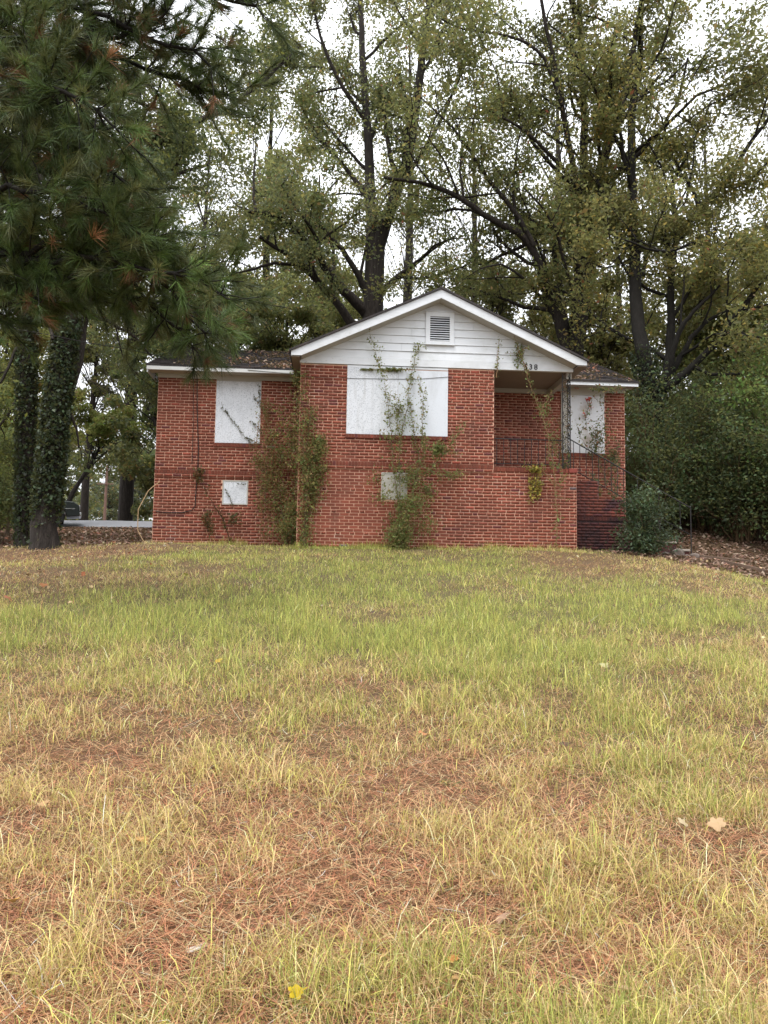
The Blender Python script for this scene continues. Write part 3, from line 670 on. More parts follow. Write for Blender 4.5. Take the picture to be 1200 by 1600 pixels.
# left ivy tree with forked trunk
t4 = [gz(W(70, 852, -.3)), W(72, 800, -.3), W(80, 720, -.3), W(88, 640, -.3), W(98, 560, -.3), W(108, 490, -.3)]
tree('ivy_clad_tree', 'leaning forked tree with ivy up its trunk at the left edge of the lawn', 'tree', [
    (t4, .215, .185, 'bare'),
    (pl([(108, 495), (113, 440), (118, 360), (128, 240), (135, 100), (140, -60)], -.3, 1), .17, .08),
    (pl([(92, 640), (110, 600), (122, 560), (128, 510), (136, 460), (152, 400), (180, 330), (215, 262), (245, 215), (255, 160)], -.1, 1.2), .13, .06),
    (pl([(118, 400), (160, 340), (215, 300), (270, 275), (330, 255)], 0, 1.5), .08, .03),
    (pl([(245, 215), (300, 190), (360, 170), (420, 120), (470, 70)], 1.0, 1.5), .08, .03),
    (pl([(120, 360), (80, 300), (40, 240), (-20, 200)], 0, 1), .07, .03),
    (pl([(100, 480), (75, 500), (82, 530)], -.3, -.3), .05, .03, 'bare'),
    (pl([(150, 410), (190, 430), (230, 440), (265, 470)], 0, 1), .05, .02),
    (pl([(130, 490), (165, 500), (205, 520), (240, 560)], 0, 1.2), .05, .015),
    (pl([(105, 640), (120, 665), (123, 700)], -.3, .2), .035, .015, 'bare'),
    ], 14, 56000, .09, DEEP, palette=[((.16, .17, .03), .04)], dens=(1.0, 1.9), lenf=(1.9, .8), spread=.24, bark=M_BARK,
    ivy=(t4, (.26, .225), 8000, .2, 1.0))
t5 = [gz(W(42, 856, .8)), W(40, 780, .8), W(41, 660, .8), W(42, 540, .8), W(44, 420, .8), W(46, 300, .8)]
tree('ivy_clad_tree', 'straight ivy-covered tree at the far left edge behind the leaning one', 'tree', [
    (t5, .165, .14, 'bare'),
    (pl([(46, 310), (48, 200), (46, 80), (40, -60)], .8, .5), .13, .07),
    (pl([(44, 420), (10, 380), (-40, 350)], .8, 1), .06, .02),
    (pl([(46, 300), (90, 250), (130, 220)], .8, 1), .06, .02),
    (pl([(43, 500), (20, 560), (0, 600), (-30, 640)], .8, -.5), .04, .015),
    (pl([(42, 600), (10, 650), (-20, 700)], .8, -.5), .04, .015),
    ], 15, 15000, .09, (.05, .075, .022), palette=[((.18, .2, .03), .08)], dens=(1.2, 1.9), lenf=(1.4, .7), spread=.24,
    ivy=(t5, (.20, .175), 8000, .0, 1.0))
# pine overhanging from the left, near the camera
def pine():
    r = np.random.default_rng(21); bx = np.array([-6.6, -7.4, 0]); bx[2] = g(bx[0], bx[1])-.1
    T = empty('pine_tree', tuple(bx)); tag(T, 'near pine hanging long-needled dark boughs over the upper left corner', 'tree')
    tubes = [(np.array([bx, bx+[.05, .1, 3], bx+[.1, .2, 7], bx+[.25, .3, 12]]), np.array([.26, .21, .17, .09]), 10)]
    boughs = [((-10, 470, -7.6), (90, 440, -7.6), (200, 465, -7.4), (290, 480, -7.2), (338, 498, -7.1)),
              ((-20, 400, -8.2), (80, 380, -8.4), (170, 400, -8.3), (260, 440, -8.1), (320, 520, -8)),
              ((-20, 300, -8.4), (70, 300, -8.6), (160, 330, -8.7), (240, 370, -8.6)),
              ((-30, 230, -7.6), (60, 210, -7.9), (140, 240, -8.2), (200, 290, -8.3)),
              ((-30, 130, -8.6), (60, 130, -8.8), (130, 160, -9), (180, 200, -9)),
              ((-40, 40, -7.6), (60, 10, -7.9), (150, 20, -8.1), (250, 60, -8.1), (330, 105, -8.0)),
              ((-40, 90, -7.2), (90, 70, -7.4), (200, 90, -7.5), (300, 130, -7.5), (350, 150, -7.4)),
              ((-40, -60, -7.8), (100, -70, -8.2), (220, -40, -8.2), (330, -10, -8.1), (400, 10, -8)),
              ((-20, 350, -7), (60, 400, -7.1), (110, 430, -7.2), (150, 450, -7.3)),
              ((-20, 480, -8), (60, 470, -8.2), (120, 430, -8.3), (180, 400, -8.3)), ((-20, 180, -7.3), (60, 150, -7.3), (120, 130, -7.3), (190, 150, -7.2)), ((-20, 260, -7.3), (80, 270, -7.3), (150, 300, -7.3), (210, 350, -7.2), (240, 390, -7.2)), ((-20, 340, -7.5), (90, 350, -7.5), (180, 400, -7.4), (230, 470, -7.4), (300, 540, -7.5)), ((100, 60, -8), (200, 60, -8), (260, 20, -8)), ((150, 400, -8.6), (230, 420, -8.6), (300, 430, -8.6), (345, 460, -8.6)),
               ((30, 20, -8.3), (55, 90, -8.5), (85, 140, -8.6), (100, 190, -8.6))]
    tips = []
    for bo in boughs:
        P = [W(*p) for p in bo]; st = np.array([bx[0]+.1, bx[1]+.15, min(P[0][2]+.2, bx[2]+11)])
        Q, L = resample([st]+P, 18); Q[1:-1] += r.normal(0, .03, (16, 3)); tubes.append((Q, np.linspace(.06, .014, 18), 6))
        for k in range(3, 18):
            for j in range(6):
                d = norm(norm(Q[min(k+1, 17)]-Q[k-1])*.6+r.normal(0, .55, 3)+np.array([0, 0, .05])); Lq = .25+.55*r.random()
                q = twigpath(r, Q[k], d, Lq, 5, .18, .05); tubes.append((q, np.linspace(.009, .004, 6), 4))
                for m in range(2, 6):
                    if r.random() < .75: tips.append((q[m], norm(q[m]-q[m-1])))
    tubes = [t for t in tubes]
    V, F = join_tubes(tubes); link('trunk', npmesh('trunk', V-bx, F, M_BARKD, smooth=True), T)
    Vn = []; Cn = []
    for (p, d) in tips:
        if not inview(p[None], 140, 160)[0]: continue
        n = 52; dead = r.random() < .06; a = norm(d*.9+r.normal(0, .42, (n, 3))+np.array([0, 0, .10])); L = (.15+.09*r.random(n))[:, None]
        side = norm(np.cross(a, r.normal(size=(n, 3))))*.0036; p0 = p+d*r.uniform(-.07, .03, (n, 1))+r.normal(0, .006, (n, 3)); tip = p0+a*L-np.array([0, 0, .025])
        mid = p0+a*L*.5
        c = np.array([.15, .065, .03])*np.exp(r.normal(0, .4)) if dead else np.array([.046, .078, .018])*np.exp(r.normal(0, .45))
        if not dead and r.random() < .15: c = np.array([.09, .10, .03])
        Vn.append(np.stack([p0-side, p0+side, tip], 1).reshape(-1, 3)); Cn.append(np.repeat(c[None]*np.exp(r.normal(0, .2, (n, 1))), 3, 0))
    V = np.concatenate(Vn); link('needles', npmesh('needles', V-bx, np.arange(len(V)).reshape(-1, 3), M_NEEDLE, col=np.concatenate(Cn)), T)
pine()
# the wood behind: each tree with its own trunk and crown
def backtree(px, pyt, Y, wd, seed, col, label, n=9000, cat='tree', name='oak_tree', size=.22, group=None, low=.35, clumps=34, lean=0):
    r = np.random.default_rng(seed); top = W(px, pyt, Y); b = gz(np.array([top[0]-lean, Y, 0])); Hh = top[2]-b[2]
    T = empty(name, tuple(b)); tag(T, label, cat, group); tubes = []
    tr = np.array([b, b+[lean*.3, 0, Hh*.3], b+[lean*.7+r.normal(0, .2), 0, Hh*.6], [top[0], Y, top[2]-.8]]); tr, _ = resample(tr, 10); tubes.append((tr, np.linspace(.012*Hh+.08, .04, 10), 7))
    cs = []
    for k in range(clumps):
        h = low+(1-low)*r.random()**.8; rad = wd*.5*math.sqrt(max(.12, 1-((h-low-(1-low)*.4)/((1-low)*.75))**2)); a = r.random()*2*pi; q = rad*r.random()**.6
        c = np.array([b[0]+lean*h+cos(a)*q, Y+sin(a)*q*.8, b[2]+Hh*h]); cs.append(c)
        s = tr[min(9, max(1, int((h-.12)*9)))]; P_, _ = resample([s, (s*.6+c*.4)+r.normal(0, .25, 3)+[0, 0, .15], (s*.25+c*.75)+r.normal(0, .2, 3), c], 7); tubes.append((P_, np.linspace(.035, .008, 7), 3))
    V, F = join_tubes(tubes); link('trunk', npmesh('trunk', V-b, F, M_BARK, smooth=True), T)
    cs = np.array(cs); k = r.integers(0, clumps, n); sz = (.45+.5*r.random(clumps))*wd*.125
    P = cs[k]+norm(r.normal(size=(n, 3)))*(sz[k]*r.random(n)**.45)[:, None]*np.array([1.2, 1.2, .75])
    tn = np.exp(r.normal(0, .22, clumps))[k]
    V, F, C = leaves(P, size, r, col, tri=True, palette=AUT if size > .1 else None, asp=.7); C *= np.repeat(tn, 3)[:, None]
    link('crown', npmesh('crown', V-b, F, M_LEAF, col=C), T)
G1 = 'trees in the wood behind the house'
BT = [  # px, top py, Y, crown width, colour, low, label
    (330, 200, 22, 9, (.06, .09, .03), .2, 'dark green tree behind the left roof slope'),
    (430, 60, 26, 9, (.095, .11, .045), .25, 'pale olive tree left of the forked oak'),
    (500, 250, 20, 7, (.11, .125, .035), .2, 'low yellow-green tree above the left wing ridge'),
    (640, 20, 27, 10, (.085, .10, .05), .3, 'grey-green tree behind the gable peak'),
    (740, 160, 19, 8, (.08, .095, .035), .25, 'olive tree between the two big oaks'),
    (850, 330, 17, 7, (.11, .11, .035), .15, 'low olive tree behind the many stems'),
    (960, 280, 18, 8, (.13, .12, .035), .15, 'brownish olive tree behind the right roof end'),
    (1100, 180, 20, 9, (.12, .115, .035), .2, 'tall olive tree behind the fan of limbs'),
    (1210, 60, 22, 9, (.10, .11, .04), .2, 'tree at the upper right edge'),
    (1180, 360, 12, 6, (.16, .15, .035), .1, 'yellowish tree above the right thicket'),
    (870, 40, 30, 11, (.08, .095, .045), .3, 'distant tall tree behind the tallest oak stems'),
    (230, 60, 24, 9, (.045, .075, .028), .2, 'dark tree filling the gap right of the leaning trunk'),
    (20, 120, 16, 8, (.07, .095, .03), .2, 'tree behind the straight ivy trunk'),
    (150, 430, 30, 6, (.075, .095, .035), .62, 'high-crowned tree in the gap right of the leaning trunk'),
    (1090, 450, 10, 5, (.11, .115, .032), .05, 'low olive tree below the fan of limbs'),
    (1180, 470, 9, 5, (.09, .115, .03), .05, 'low green tree between thicket and yellowish tree'),
    (300, 425, 13, 5, (.07, .10, .035), .05, 'low dark understory tree behind the left roof end'),
    (375, 440, 15, 5.5, (.085, .115, .04), .05, 'low green tree behind the middle of the left roof'),
    (450, 470, 13, 5, (.10, .13, .04), .05, 'light green understory tree left of the gable'),
    (520, 430, 17, 6, (.11, .13, .04), .05, 'soft green tree between the left limbs of the forked oak'),
    (770, 420, 14, 5.5, (.10, .115, .04), .05, 'low olive tree above the right rake of the gable'),
    (940, 440, 12, 4.5, (.13, .125, .04), .05, 'brownish low tree above the right roof slope'),
    (15, 500, 9, 4.5, (.15, .17, .03), .1, 'yellow-green young tree at the left edge'),
    ]
for i, (px, pt, Y, wd, c, lo, lb) in enumerate(BT):
    backtree(px, pt, Y, wd*1.15, 100+i, tuple(v*.72 for v in c), lb, n=18000 if px < 450 and pt < 190 else 8000 if pt < 190 else 17500, group=G1, low=max(.04, lo-.14), size=.125 if Y < 21 else .15, clumps=80)
# trees beyond the road, seen between the leaning trunk and the house
G2 = 'trees beyond the road'
for i, (px, pt, Y, wd, c, lb) in enumerate([
    (92, 640, 45, 4.6, (.045, .065, .03), 'dark tree beyond the road next to the leaning trunk'),
    (175, 690, 85, 12, (.045, .065, .04), 'dusky tree right behind the utility pole'),
    (215, 690, 88, 10, (.05, .075, .04), 'grey-green tree beyond the road beside the house corner'),
    (258, 640, 50, 4.6, (.05, .075, .035), 'broad tree beyond the road half behind the house'),
    (60, 660, 44, 9, (.05, .07, .025), 'tree beyond the parked car'),
    (-30, 620, 42, 10, (.06, .08, .025), 'tree beyond the road at the left border')]):
    backtree(px, pt, Y, wd, 150+i, c, lb, n=10000, group=G2, low=.02, size=.22, clumps=60)
backtree(170, 640, 20, 4.2, 171, (.12, .15, .03), 'slender yellow-green tree hanging over the parked car', n=7000, size=.12, low=.70, clumps=30, name='maple_tree', lean=2.2)
backtree(228, 540, 12, 3.0, 172, (.06, .095, .03), 'green tree leaning in beside the left eave', n=7000, size=.1, low=.62, clumps=30, name='maple_tree', lean=-1.9)
# far wood: one mass on the skyline
def farwood():
    r = np.random.default_rng(5); n = 26000; X = r.uniform(-110, 90, n); Y = r.uniform(95, 120, n)+.0
    hgt = 9+2.5*np.sin(X*.13)+2*np.sin(X*.31+1)+np.sin(X*.9); z = g(X, Y)+hgt*r.random(n)**.8
    sel = np.abs(X+10) > -1; P = np.stack([X, Y, z], 1)[sel]
    V, F, C = leaves(P, .75, r, (.045, .062, .038), tri=True, asp=.8)
    tag(link('far_wood', npmesh('far_wood', V, F, M_LEAF, col=C)), 'distant dark line of woodland beyond the road', 'woodland', kind='stuff')
farwood()
# ================================================================== SHRUBS
def shrub(name, label, base, w_, h, seed, n, size, col, nst=9, dome=True, group=None, m=None, stemcol=(.8, .8, .8), lo=.05, palette=None, dy=1.0, stems=None, asp=.5):
    r = np.random.default_rng(seed); b = np.array(base, float); T = empty(name, tuple(b)); tag(T, label, 'shrub', group)
    tubes = []; tips = []
    for k in range(nst):
        a = r.random()*2*pi; q = r.random()**.7*.5
        e_ = np.array([cos(a)*w_*q, sin(a)*w_*q*dy, h*(.55+.4*r.random()) if not dome else h*math.sqrt(max(.05, 1-(2*q)**2))*.85])
        s = np.array([cos(a), sin(a), 0])*w_*.08; P = np.array([s, s+(e_-s)*.4+[0, 0, h*.12], e_]); P, _ = resample(P, 7); P[1:-1] += r.normal(0, .02*h, (5, 3))
        tubes.append((P, np.linspace(.007+.006*h, .004, 7), 4))
        for j in range(7):
            k2 = r.integers(1, 7); d = norm(r.normal(size=3)+[0, 0, .5]); q2 = twigpath(r, P[k2], d, .18*h+.12*w_, 4, .25, .08); tubes.append((q2, np.linspace(.005, .002, 5), 3)); tips.append(q2[1:])
        tips.append(P[3:])
    V, F = join_tubes(tubes); st = npmesh('stems', V, F, M_STEM, col=np.tile(np.array([stemcol]), (len(V), 1))); link('stems', st, T)
    A = np.concatenate(tips)
    if dome:                             # fill out to a rounded outline in clumps
        m_ = 70; u = norm(r.normal(size=(m_, 3))); u[:, 2] = np.abs(u[:, 2]); A = np.concatenate([A, u*np.array([w_*.5, w_*.5*dy, h*.92])*(.55+.45*r.random((m_, 1)))])
    wgt = r.gamma(1.6, .6, len(A)); wgt /= wgt.sum(); k = r.choice(len(A), n, p=wgt)
    P = A[k]+r.normal(0, .055*w_+.02, (n, 3)); P = P[P[:, 2] > lo*h*(.25+.9*r.random(len(P))+.5*np.sin(P[:, 0]*4+seed))]; tn = np.exp(r.normal(0, .35, len(A)))[k][:len(P)] if False else np.exp(.45*vn(P[:, 0]*1.0+seed, P[:, 2]+P[:, 1], 2.2, 3))
    V, F, C = leaves(P, size, r, col, palette=palette, asp=asp); C *= np.repeat(tn, 4)[:, None]
    link('foliage', npmesh('foliage', V, F, m or M_LEAF, col=C), T)
    return T
def at_ground(px, Y):
    p = W(px, 860, Y); return np.array([p[0], p[1], float(g(p[0], p[1]))-.03])
shrub('round_shrub', 'dense glossy dark-green shrub at the foot of the porch steps', at_ground(1008, -.35)+[0, 0, 0], 1.35, 1.36, 31, 8500, .06, (.038, .062, .028), nst=14, m=M_GLOSS, dy=.8)
G3 = 'dense thicket right of the house'
TH = [(1010, 3.2, 2.2, 2.9, (.04, .062, .026), 'tall thicket shrub against the right house corner'),
      (1060, 4.3, 2.8, 3.4, (.045, .068, .024), 'thicket shrub behind the round one'),
      (1105, 2.9, 2.2, 2.7, (.035, .055, .024), 'dark shaded thicket shrub with bare lower stems'),
      (1150, 4.4, 3.0, 3.7, (.05, .08, .026), 'broad thicket shrub under the yellowish tree'),
      (1160, 1.6, 2.0, 2.6, (.035, .055, .024), 'front shrub of the thicket with leafy side sprays'),
      (1215, 2.2, 2.4, 3.6, (.045, .075, .026), 'thicket shrub at the right border'),
      (1235, .6, 2.2, 2.8, (.04, .065, .024), 'nearest thicket shrub, cut by the right border'),
      (1265, 3.5, 3.0, 4.6, (.05, .085, .026), 'tallest thicket shrub beyond the right border'),
      (1075, 6.5, 3.2, 3.6, (.06, .085, .025), 'back shrub of the thicket below the fan of limbs'),
      (1000, 6.8, 2.6, 3.0, (.07, .09, .026), 'lighter shrub just beyond the right house corner')]
for i, (px, Y, wd, h, c, lb) in enumerate(TH):
    Y = Y+(1.5 if px > 1030 else .6)
    shrub('thicket_shrub', lb, at_ground(px, Y), wd*1.15, h*1.5, 40+i, 11000, .09, c, nst=22, dome=True, group=G3, lo=.22 if Y < 3.4 else .1, stemcol=(.6, .5, .4))
shrub('leafy_sapling', 'bright green leafy sapling leaning in at the right edge', W(1190, 640, 3.2)*[1, 1, 0]+[0, 0, float(g(10, 3.2))], 2.6, 5.6, 61, 8000, .11, (.075, .13, .03), nst=16, dome=True, lo=.3, stemcol=(.5, .45, .4))
# shrubs at the left under the trees
G4 = 'undergrowth at the left edge'
for i, (px, Y, wd, h, c, lb) in enumerate([(-5, 1.6, 1.6, 1.75, (.06, .085, .03), 'leafy undergrowth left of the ivy trunks'), (20, 4, 2.4, 2.7, (.06, .09, .025), 'taller undergrowth behind the ivy trunks'), (-40, 3, 2.6, 3.8, (.09, .12, .025), 'undergrowth at the left border')]):
    shrub('undergrowth_shrub', lb, at_ground(px, Y), wd, h, 70+i, 5000, .085, c, group=G4, lo=.36)

# ================================================================== VINES AND PLANTS AGAINST THE HOUSE
def vine(name, label, stems, seed, size, col, n_per_m=40, spread=.05, clumps=(), palette=None, r0=.008, leafm=None, stemcol=(.9, .85, .8)):
    """stems: lists of house-local points; clumps: (point, radius, leaf count)"""
    r = np.random.default_rng(seed); S = [[L2W(p) for p in s] for s in stems]; b = np.array(S[0][0]); tubes = []; A = []
    T = empty(name, tuple(b)); tag(T, label, 'climbing plant')
    for k, s in enumerate(S):
        Q, L = resample(s, max(6, int(len(s)*4))); Q[1:-1] += r.normal(0, .010, (len(Q)-2, 3)); tubes.append((Q, np.linspace(r0, r0*.3, len(Q)), 5))
        n = int(L*n_per_m*1.7); t = r.random(n)*(len(Q)-1.01); i = t.astype(int); f = (t-i)[:, None]
        A.append(Q[i]*(1-f)+Q[i+1]*f+r.normal(0, spread, (n, 3))*np.array([1, .6, 1]))
        for j in range(int(L*2.0)):
            k2 = r.integers(1, len(Q)-1); q2 = twigpath(r, Q[k2], norm(r.normal(size=3)*[1, .3, 1]+[0, -.1, .3]), .12+.2*r.random(), 4, .3, .02); tubes.append((q2, [.003]*5, 3)); A.append(np.repeat(q2[1:], 2, 0)+r.normal(0, .02, (8, 3)))
    for (c, rad, n) in clumps:
        c = L2W(np.array(c)); rad = np.atleast_1d(rad)*np.ones(3); cc = c+r.normal(0, 1, (9, 3))*rad*.5; k = r.integers(0, 9, n); n = int(n*1.6); k = r.integers(0, 9, n); A.append(cc[k]+r.normal(0, 1, (n, 3))*rad*.4)
        for j in range(8): tubes.append((np.array([c-[0, 0, rad[2]*.7], cc[j]*.6+c*.4, cc[j]]), [.004, .003, .002], 3))
    V, F = join_tubes(tubes); link('stem', npmesh('stem', V-b, F, M_STEM, col=np.tile(np.array([stemcol]), (len(V), 1))), T)
    P = np.concatenate(A)
    if len(P):
        V, F, C = leaves(P, size, r, col, palette=palette, asp=.55, up=.3); link('foliage', npmesh('foliage', V-b, F, leafm or M_LEAF, col=C), T)
    return T
h = lambda y, *ps: [tuple(HL(a, b, y)) for a, b in ps]
hc = lambda px, py, y, r_, n: (HL(px, py, y), r_, n)
VG = (.11, .14, .045); VGB = (.13, .10, .04)
vine('climbing_vine', 'tall scraggly vine filling the corner between left wing and gable wing', [
    h(1.0, (462, 856), (458, 800), (462, 740), (466, 680), (464, 620), (465, 570), (468, 556)), h(.9, (455, 856), (448, 790), (440, 740), (452, 700), (456, 650)), h(-.10, (476, 854), (480, 790), (488, 740), (498, 700), (508, 680)), h(-.08, (478, 854), (476, 780), (474, 700), (472, 620), (474, 575)), h(-.08, (484, 760), (478, 700), (484, 660), (490, 640)),
    h(1.1, (455, 856), (432, 800), (424, 740), (430, 700)), h(-.12, (474, 854), (478, 760), (492, 720), (490, 670)), h(1.0, (450, 850), (436, 770), (410, 720)), h(-.1, (478, 810), (500, 770), (506, 745)), h(1.0, (460, 700), (440, 660), (434, 630))], 81, .05, VG, 150, .10,
    clumps=[hc(455, 832, .6, (.3, .15, .28), 750), hc(462, 790, .7, (.22, .12, .3), 330), hc(488, 705, -.15, (.2, .06, .2), 260), hc(482, 655, -.12, (.13, .05, .25), 120), hc(500, 735, -.15, (.14, .05, .14), 110), hc(500, 695, -.12, (.1, .06, .16), 200), hc(465, 590, .9, (.1, .2, .2), 240), hc(425, 690, 1.1, (.2, .08, .3), 200), hc(415, 770, .9, (.2, .1, .3), 180), hc(492, 760, -.1, (.12, .08, .3), 150), hc(412, 730, 1.0, (.25, .08, .2), 120), hc(482, 720, -.12, (.25, .1, .3), 330), hc(440, 710, 1.0, (.25, .1, .3), 260), hc(484, 755, -.12, (.2, .1, .25), 200)],
    palette=[((.24, .16, .07), .3), ((.22, .07, .04), .04), ((.27, .26, .08), .08)])
vine('slender_sapling', 'thin brown-stemmed sapling in front of the left wing wall', [
    h(.9, (407, 858), (408, 800), (407, 740), (400, 700)), h(.95, (416, 858), (420, 780), (425, 720), (432, 690)), h(.9, (408, 800), (415, 750), (412, 700), (416, 665)), h(.95, (400, 700), (405, 650), (412, 620))], 82, .04, VG, 95, .07, clumps=[hc(415, 855, .7, (.25, .1, .08), 260), hc(402, 720, .9, (.15, .05, .15), 130), hc(418, 650, 1.2, (.07, .05, .3), 200)], palette=[((.2, .10, .05), .5)], stemcol=(1.6, 1.1, .8))
vine('climbing_vine', 'vine and shrub climbing from the ground over the wide boarded window', [
    h(-.25, (628, 858), (626, 800), (624, 740), (624, 690), (620, 640), (618, 610)), h(-.3, (632, 858), (640, 790), (652, 740), (665, 700), (660, 670)), h(-.2, (625, 800), (615, 740), (612, 690), (606, 630), (600, 590), (590, 560), (578, 522)),
    h(-.12, (624, 700), (636, 640), (640, 600), (646, 570), (652, 550), (658, 533)), h(-.15, (655, 720), (648, 690), (645, 660), (640, 620)), h(-.2, (660, 700), (660, 660), (662, 630), (656, 590)), h(-.3, (640, 760), (665, 740), (690, 715), (705, 690), (728, 660)), h(-.2, (620, 690), (600, 680), (595, 672)), h(-.25, (665, 700), (690, 705), (718, 706)), h(-.3, (660, 730), (690, 745), (720, 740))], 83, .05, VG, 85, .05,
    clumps=[hc(632, 825, -.35, (.32, .2, .38), 1700), hc(650, 785, -.3, (.3, .15, .15), 420), hc(685, 702, -.25, (.13, .08, .15), 330), hc(640, 745, -.25, (.28, .1, .25), 330), hc(622, 640, -.15, (.1, .05, .2), 130), hc(600, 775, -.3, (.25, .1, .15), 120), hc(705, 742, -.25, (.22, .05, .12), 90), hc(665, 765, -.25, (.2, .08, .12), 160), hc(590, 745, -.15, (.2, .05, .14), 70), hc(612, 578, -.06, (.28, .03, .03), 190), hc(575, 577, -.06, (.22, .03, .02), 60)],
    palette=[((.16, .11, .045), .22), ((.2, .2, .06), .08)])
vine('climbing_vine', 'bent dark-stemmed vine beside the small hatch on the left wing', [
    h(1.2, (361, 852), (350, 815), (335, 790), (322, 770), (316, 750), (308, 738)), h(1.25, (350, 815), (345, 800), (352, 795))], 84, .06, (.05, .06, .025), 16, .03, clumps=[hc(309, 742, 1.2, (.10, .06, .13), 130), hc(325, 820, 1.2, (.12, .05, .25), 150), hc(365, 812, 1.2, (.16, .05, .12), 90)], palette=[((.16, .07, .035), .45)], r0=.014, stemcol=(.35, .25, .2))
vine('wall_creeper', 'fern-like creepers spreading over the tall white board of the left wing', [
    h(1.3, (395, 697), (375, 672), (362, 655), (352, 642), (345, 637)), h(1.3, (410, 680), (400, 664), (390, 658)), h(1.3, (405, 694), (395, 688), (385, 683)), h(1.3, (412, 640), (405, 625), (404, 598)), h(1.3, (412, 640), (400, 625), (396, 617)), h(1.3, (364, 790), (358, 775), (352, 765)), h(1.3, (385, 755), (372, 758))], 85, .035, (.03, .04, .022), 75, .014, r0=.004)
vine('porch_vine', 'long bare-stemmed vine reaching past the porch to the gable roof edge', [
    h(-.25, (870, 858), (870, 800), (866, 740), (858, 690), (848, 650), (835, 620), (824, 590), (818, 565), (808, 540), (802, 515)), h(-.2, (852, 668), (862, 655), (868, 652)), h(-.2, (845, 640), (858, 620), (862, 608)), h(-.1, (776, 590), (778, 560), (780, 530)), h(-.1, (824, 575), (812, 553), (790, 552)), h(-.2, (862, 720), (880, 735), (875, 770)), h(-.2, (868, 760), (848, 735), (850, 720))], 86, .05, VG, 38, .04,
    clumps=[hc(812, 550, -.1, (.07, .05, .22), 130), hc(850, 640, -.1, (.12, .08, .2), 70), hc(868, 700, .1, (.12, .1, .3), 120)], palette=[((.22, .15, .08), .25)], r0=.011, stemcol=(1.5, 1.2, .9))
vine('yellowing_creeper', 'yellow-leaved creeper draped over the porch wall', [
    h(-.08, (842, 732), (838, 750), (832, 770), (828, 785)), h(-.08, (842, 732), (828, 728), (822, 730)), h(-.08, (838, 745), (846, 760))], 87, .055, (.33, .27, .06), 120, .06, clumps=[hc(838, 733, -.08, (.12, .05, .05), 90), hc(836, 762, -.06, (.1, .04, .2), 120)], palette=[((.14, .15, .04), .25)])
vine('wall_creeper', 'leafy creeper climbing the right wing board behind the stair railing', [
    h(1.3, (958, 790), (955, 730), (948, 690), (944, 650), (940, 618)), h(1.3, (960, 790), (962, 720), (966, 680)), h(1.3, (948, 760), (938, 720), (935, 680), (930, 662)), h(1.4, (935, 720), (910, 690), (900, 660)), h(1.2, (925, 780), (930, 750), (920, 735)), h(1.1, (930, 600), (950, 612), (975, 605)), h(1.4, (925, 625), (915, 650), (918, 675))], 88, .06, (.05, .075, .035), 55, .07, clumps=[hc(932, 685, 1.4, (.13, .06, .28), 190), hc(958, 715, 1.4, (.15, .06, .25), 110), hc(928, 765, .6, (.1, .1, .2), 110), hc(880, 730, .4, (.1, .2, .3), 110), hc(940, 608, 1.2, (.3, .05, .05), 60)], palette=[((.18, .06, .04), .15), ((.2, .17, .07), .1)])
vine('red_creeper', 'small scarlet-leaved creeper at the top of the right wing board', [h(1.55, (924, 640), (920, 625), (915, 622)), h(1.55, (905, 592), (902, 608))], 89, .075, (.5, .05, .06), 30, .03, clumps=[hc(917, 624, 1.55, (.08, .03, .03), 7), hc(914, 650, 1.6, (.03, .02, .07), 7)])
vine('wall_creeper', 'creeper up the porch corner column', [h(.1, (886, 735), (884, 690), (888, 640), (884, 600)), h(.3, (880, 735), (878, 690), (872, 650))], 90, .045, (.08, .08, .035), 55, .05, palette=[((.2, .1, .05), .3)], r0=.004)
p_ = [W(262, 800, .3), W(250, 752, .2), W(232, 766, .1), W(216, 796, 0), W(215, 828, 0), W(222, 842, 0), W(233, 856, 0)]
q = MB(); q.col = (2.6, 2.4, 2.0); q.tube([tuple(v) for v in resample(p_[1:], 16)[0]], .009, 5); tag(q.build('bent_stick', M_STEM), 'pale bent stick leaning beside the left house corner', 'stick')

# ================================================================== POLE, WIRES, CAR
pb = W(163, 817, 68); pt_ = W(167.5, 727, 68)
UPo = empty('utility_pole', (pb[0], pb[1], float(g(pb[0], pb[1]))-.2)); tag(UPo, 'leaning wooden utility pole with a street light beyond the road', 'utility pole')
b_ = np.array(UPo.location)
q = MB(); q.tube([b_*0, pt_-b_], [.17, .12], 10); q.build('post', M_POLE, UPo)
q = MB(); pv = pt_-b_-[0, 0, .7]; q.tube([pv, pv+[.5, 0, .35], pv+[1.3, 0, .6], pv+[2.0, 0, .7]], .04, 6); q.build('lamp_arm', M_STEEL, UPo)
q = MB(); q.add([tuple(pv+v) for v in ([1.9, -.18, .68], [2.9, -.22, .66], [2.9, .22, .66], [1.9, .18, .68], [1.95, -.1, .86], [2.8, -.12, .84], [2.8, .12, .84], [1.95, .1, .86])], [(0, 1, 2, 3), (4, 7, 6, 5), (0, 4, 5, 1), (1, 5, 6, 2), (2, 6, 7, 3), (3, 7, 4, 0)]); q.build('lamp_head', M_LAMP, UPo)
q = MB(); q.box(-.9, .9, -.06, .06, -.06, .06); o = q.build('crossarm', M_POLE, UPo); o.location = tuple(pt_-b_-[.05, .15, 2.1])
for k, (a, b, c, Y) in enumerate([((163, 748), (150, 746), (128, 742), 60), ((163, 752), (145, 755), (120, 760), 55), ((168, 745), (200, 760), (260, 790), 50), ((168, 748), (205, 775), (270, 805), 45), ((166, 750), (150, 775), (135, 800), 60)]):
    P = [W(*a, 67.8), W(*b, (67+Y)/2), W(*c, Y)]; q = MB(); q.tube(P, .012, 4); o = q.build('wire', M_CABLE, UPo); o.location = tuple(-b_)
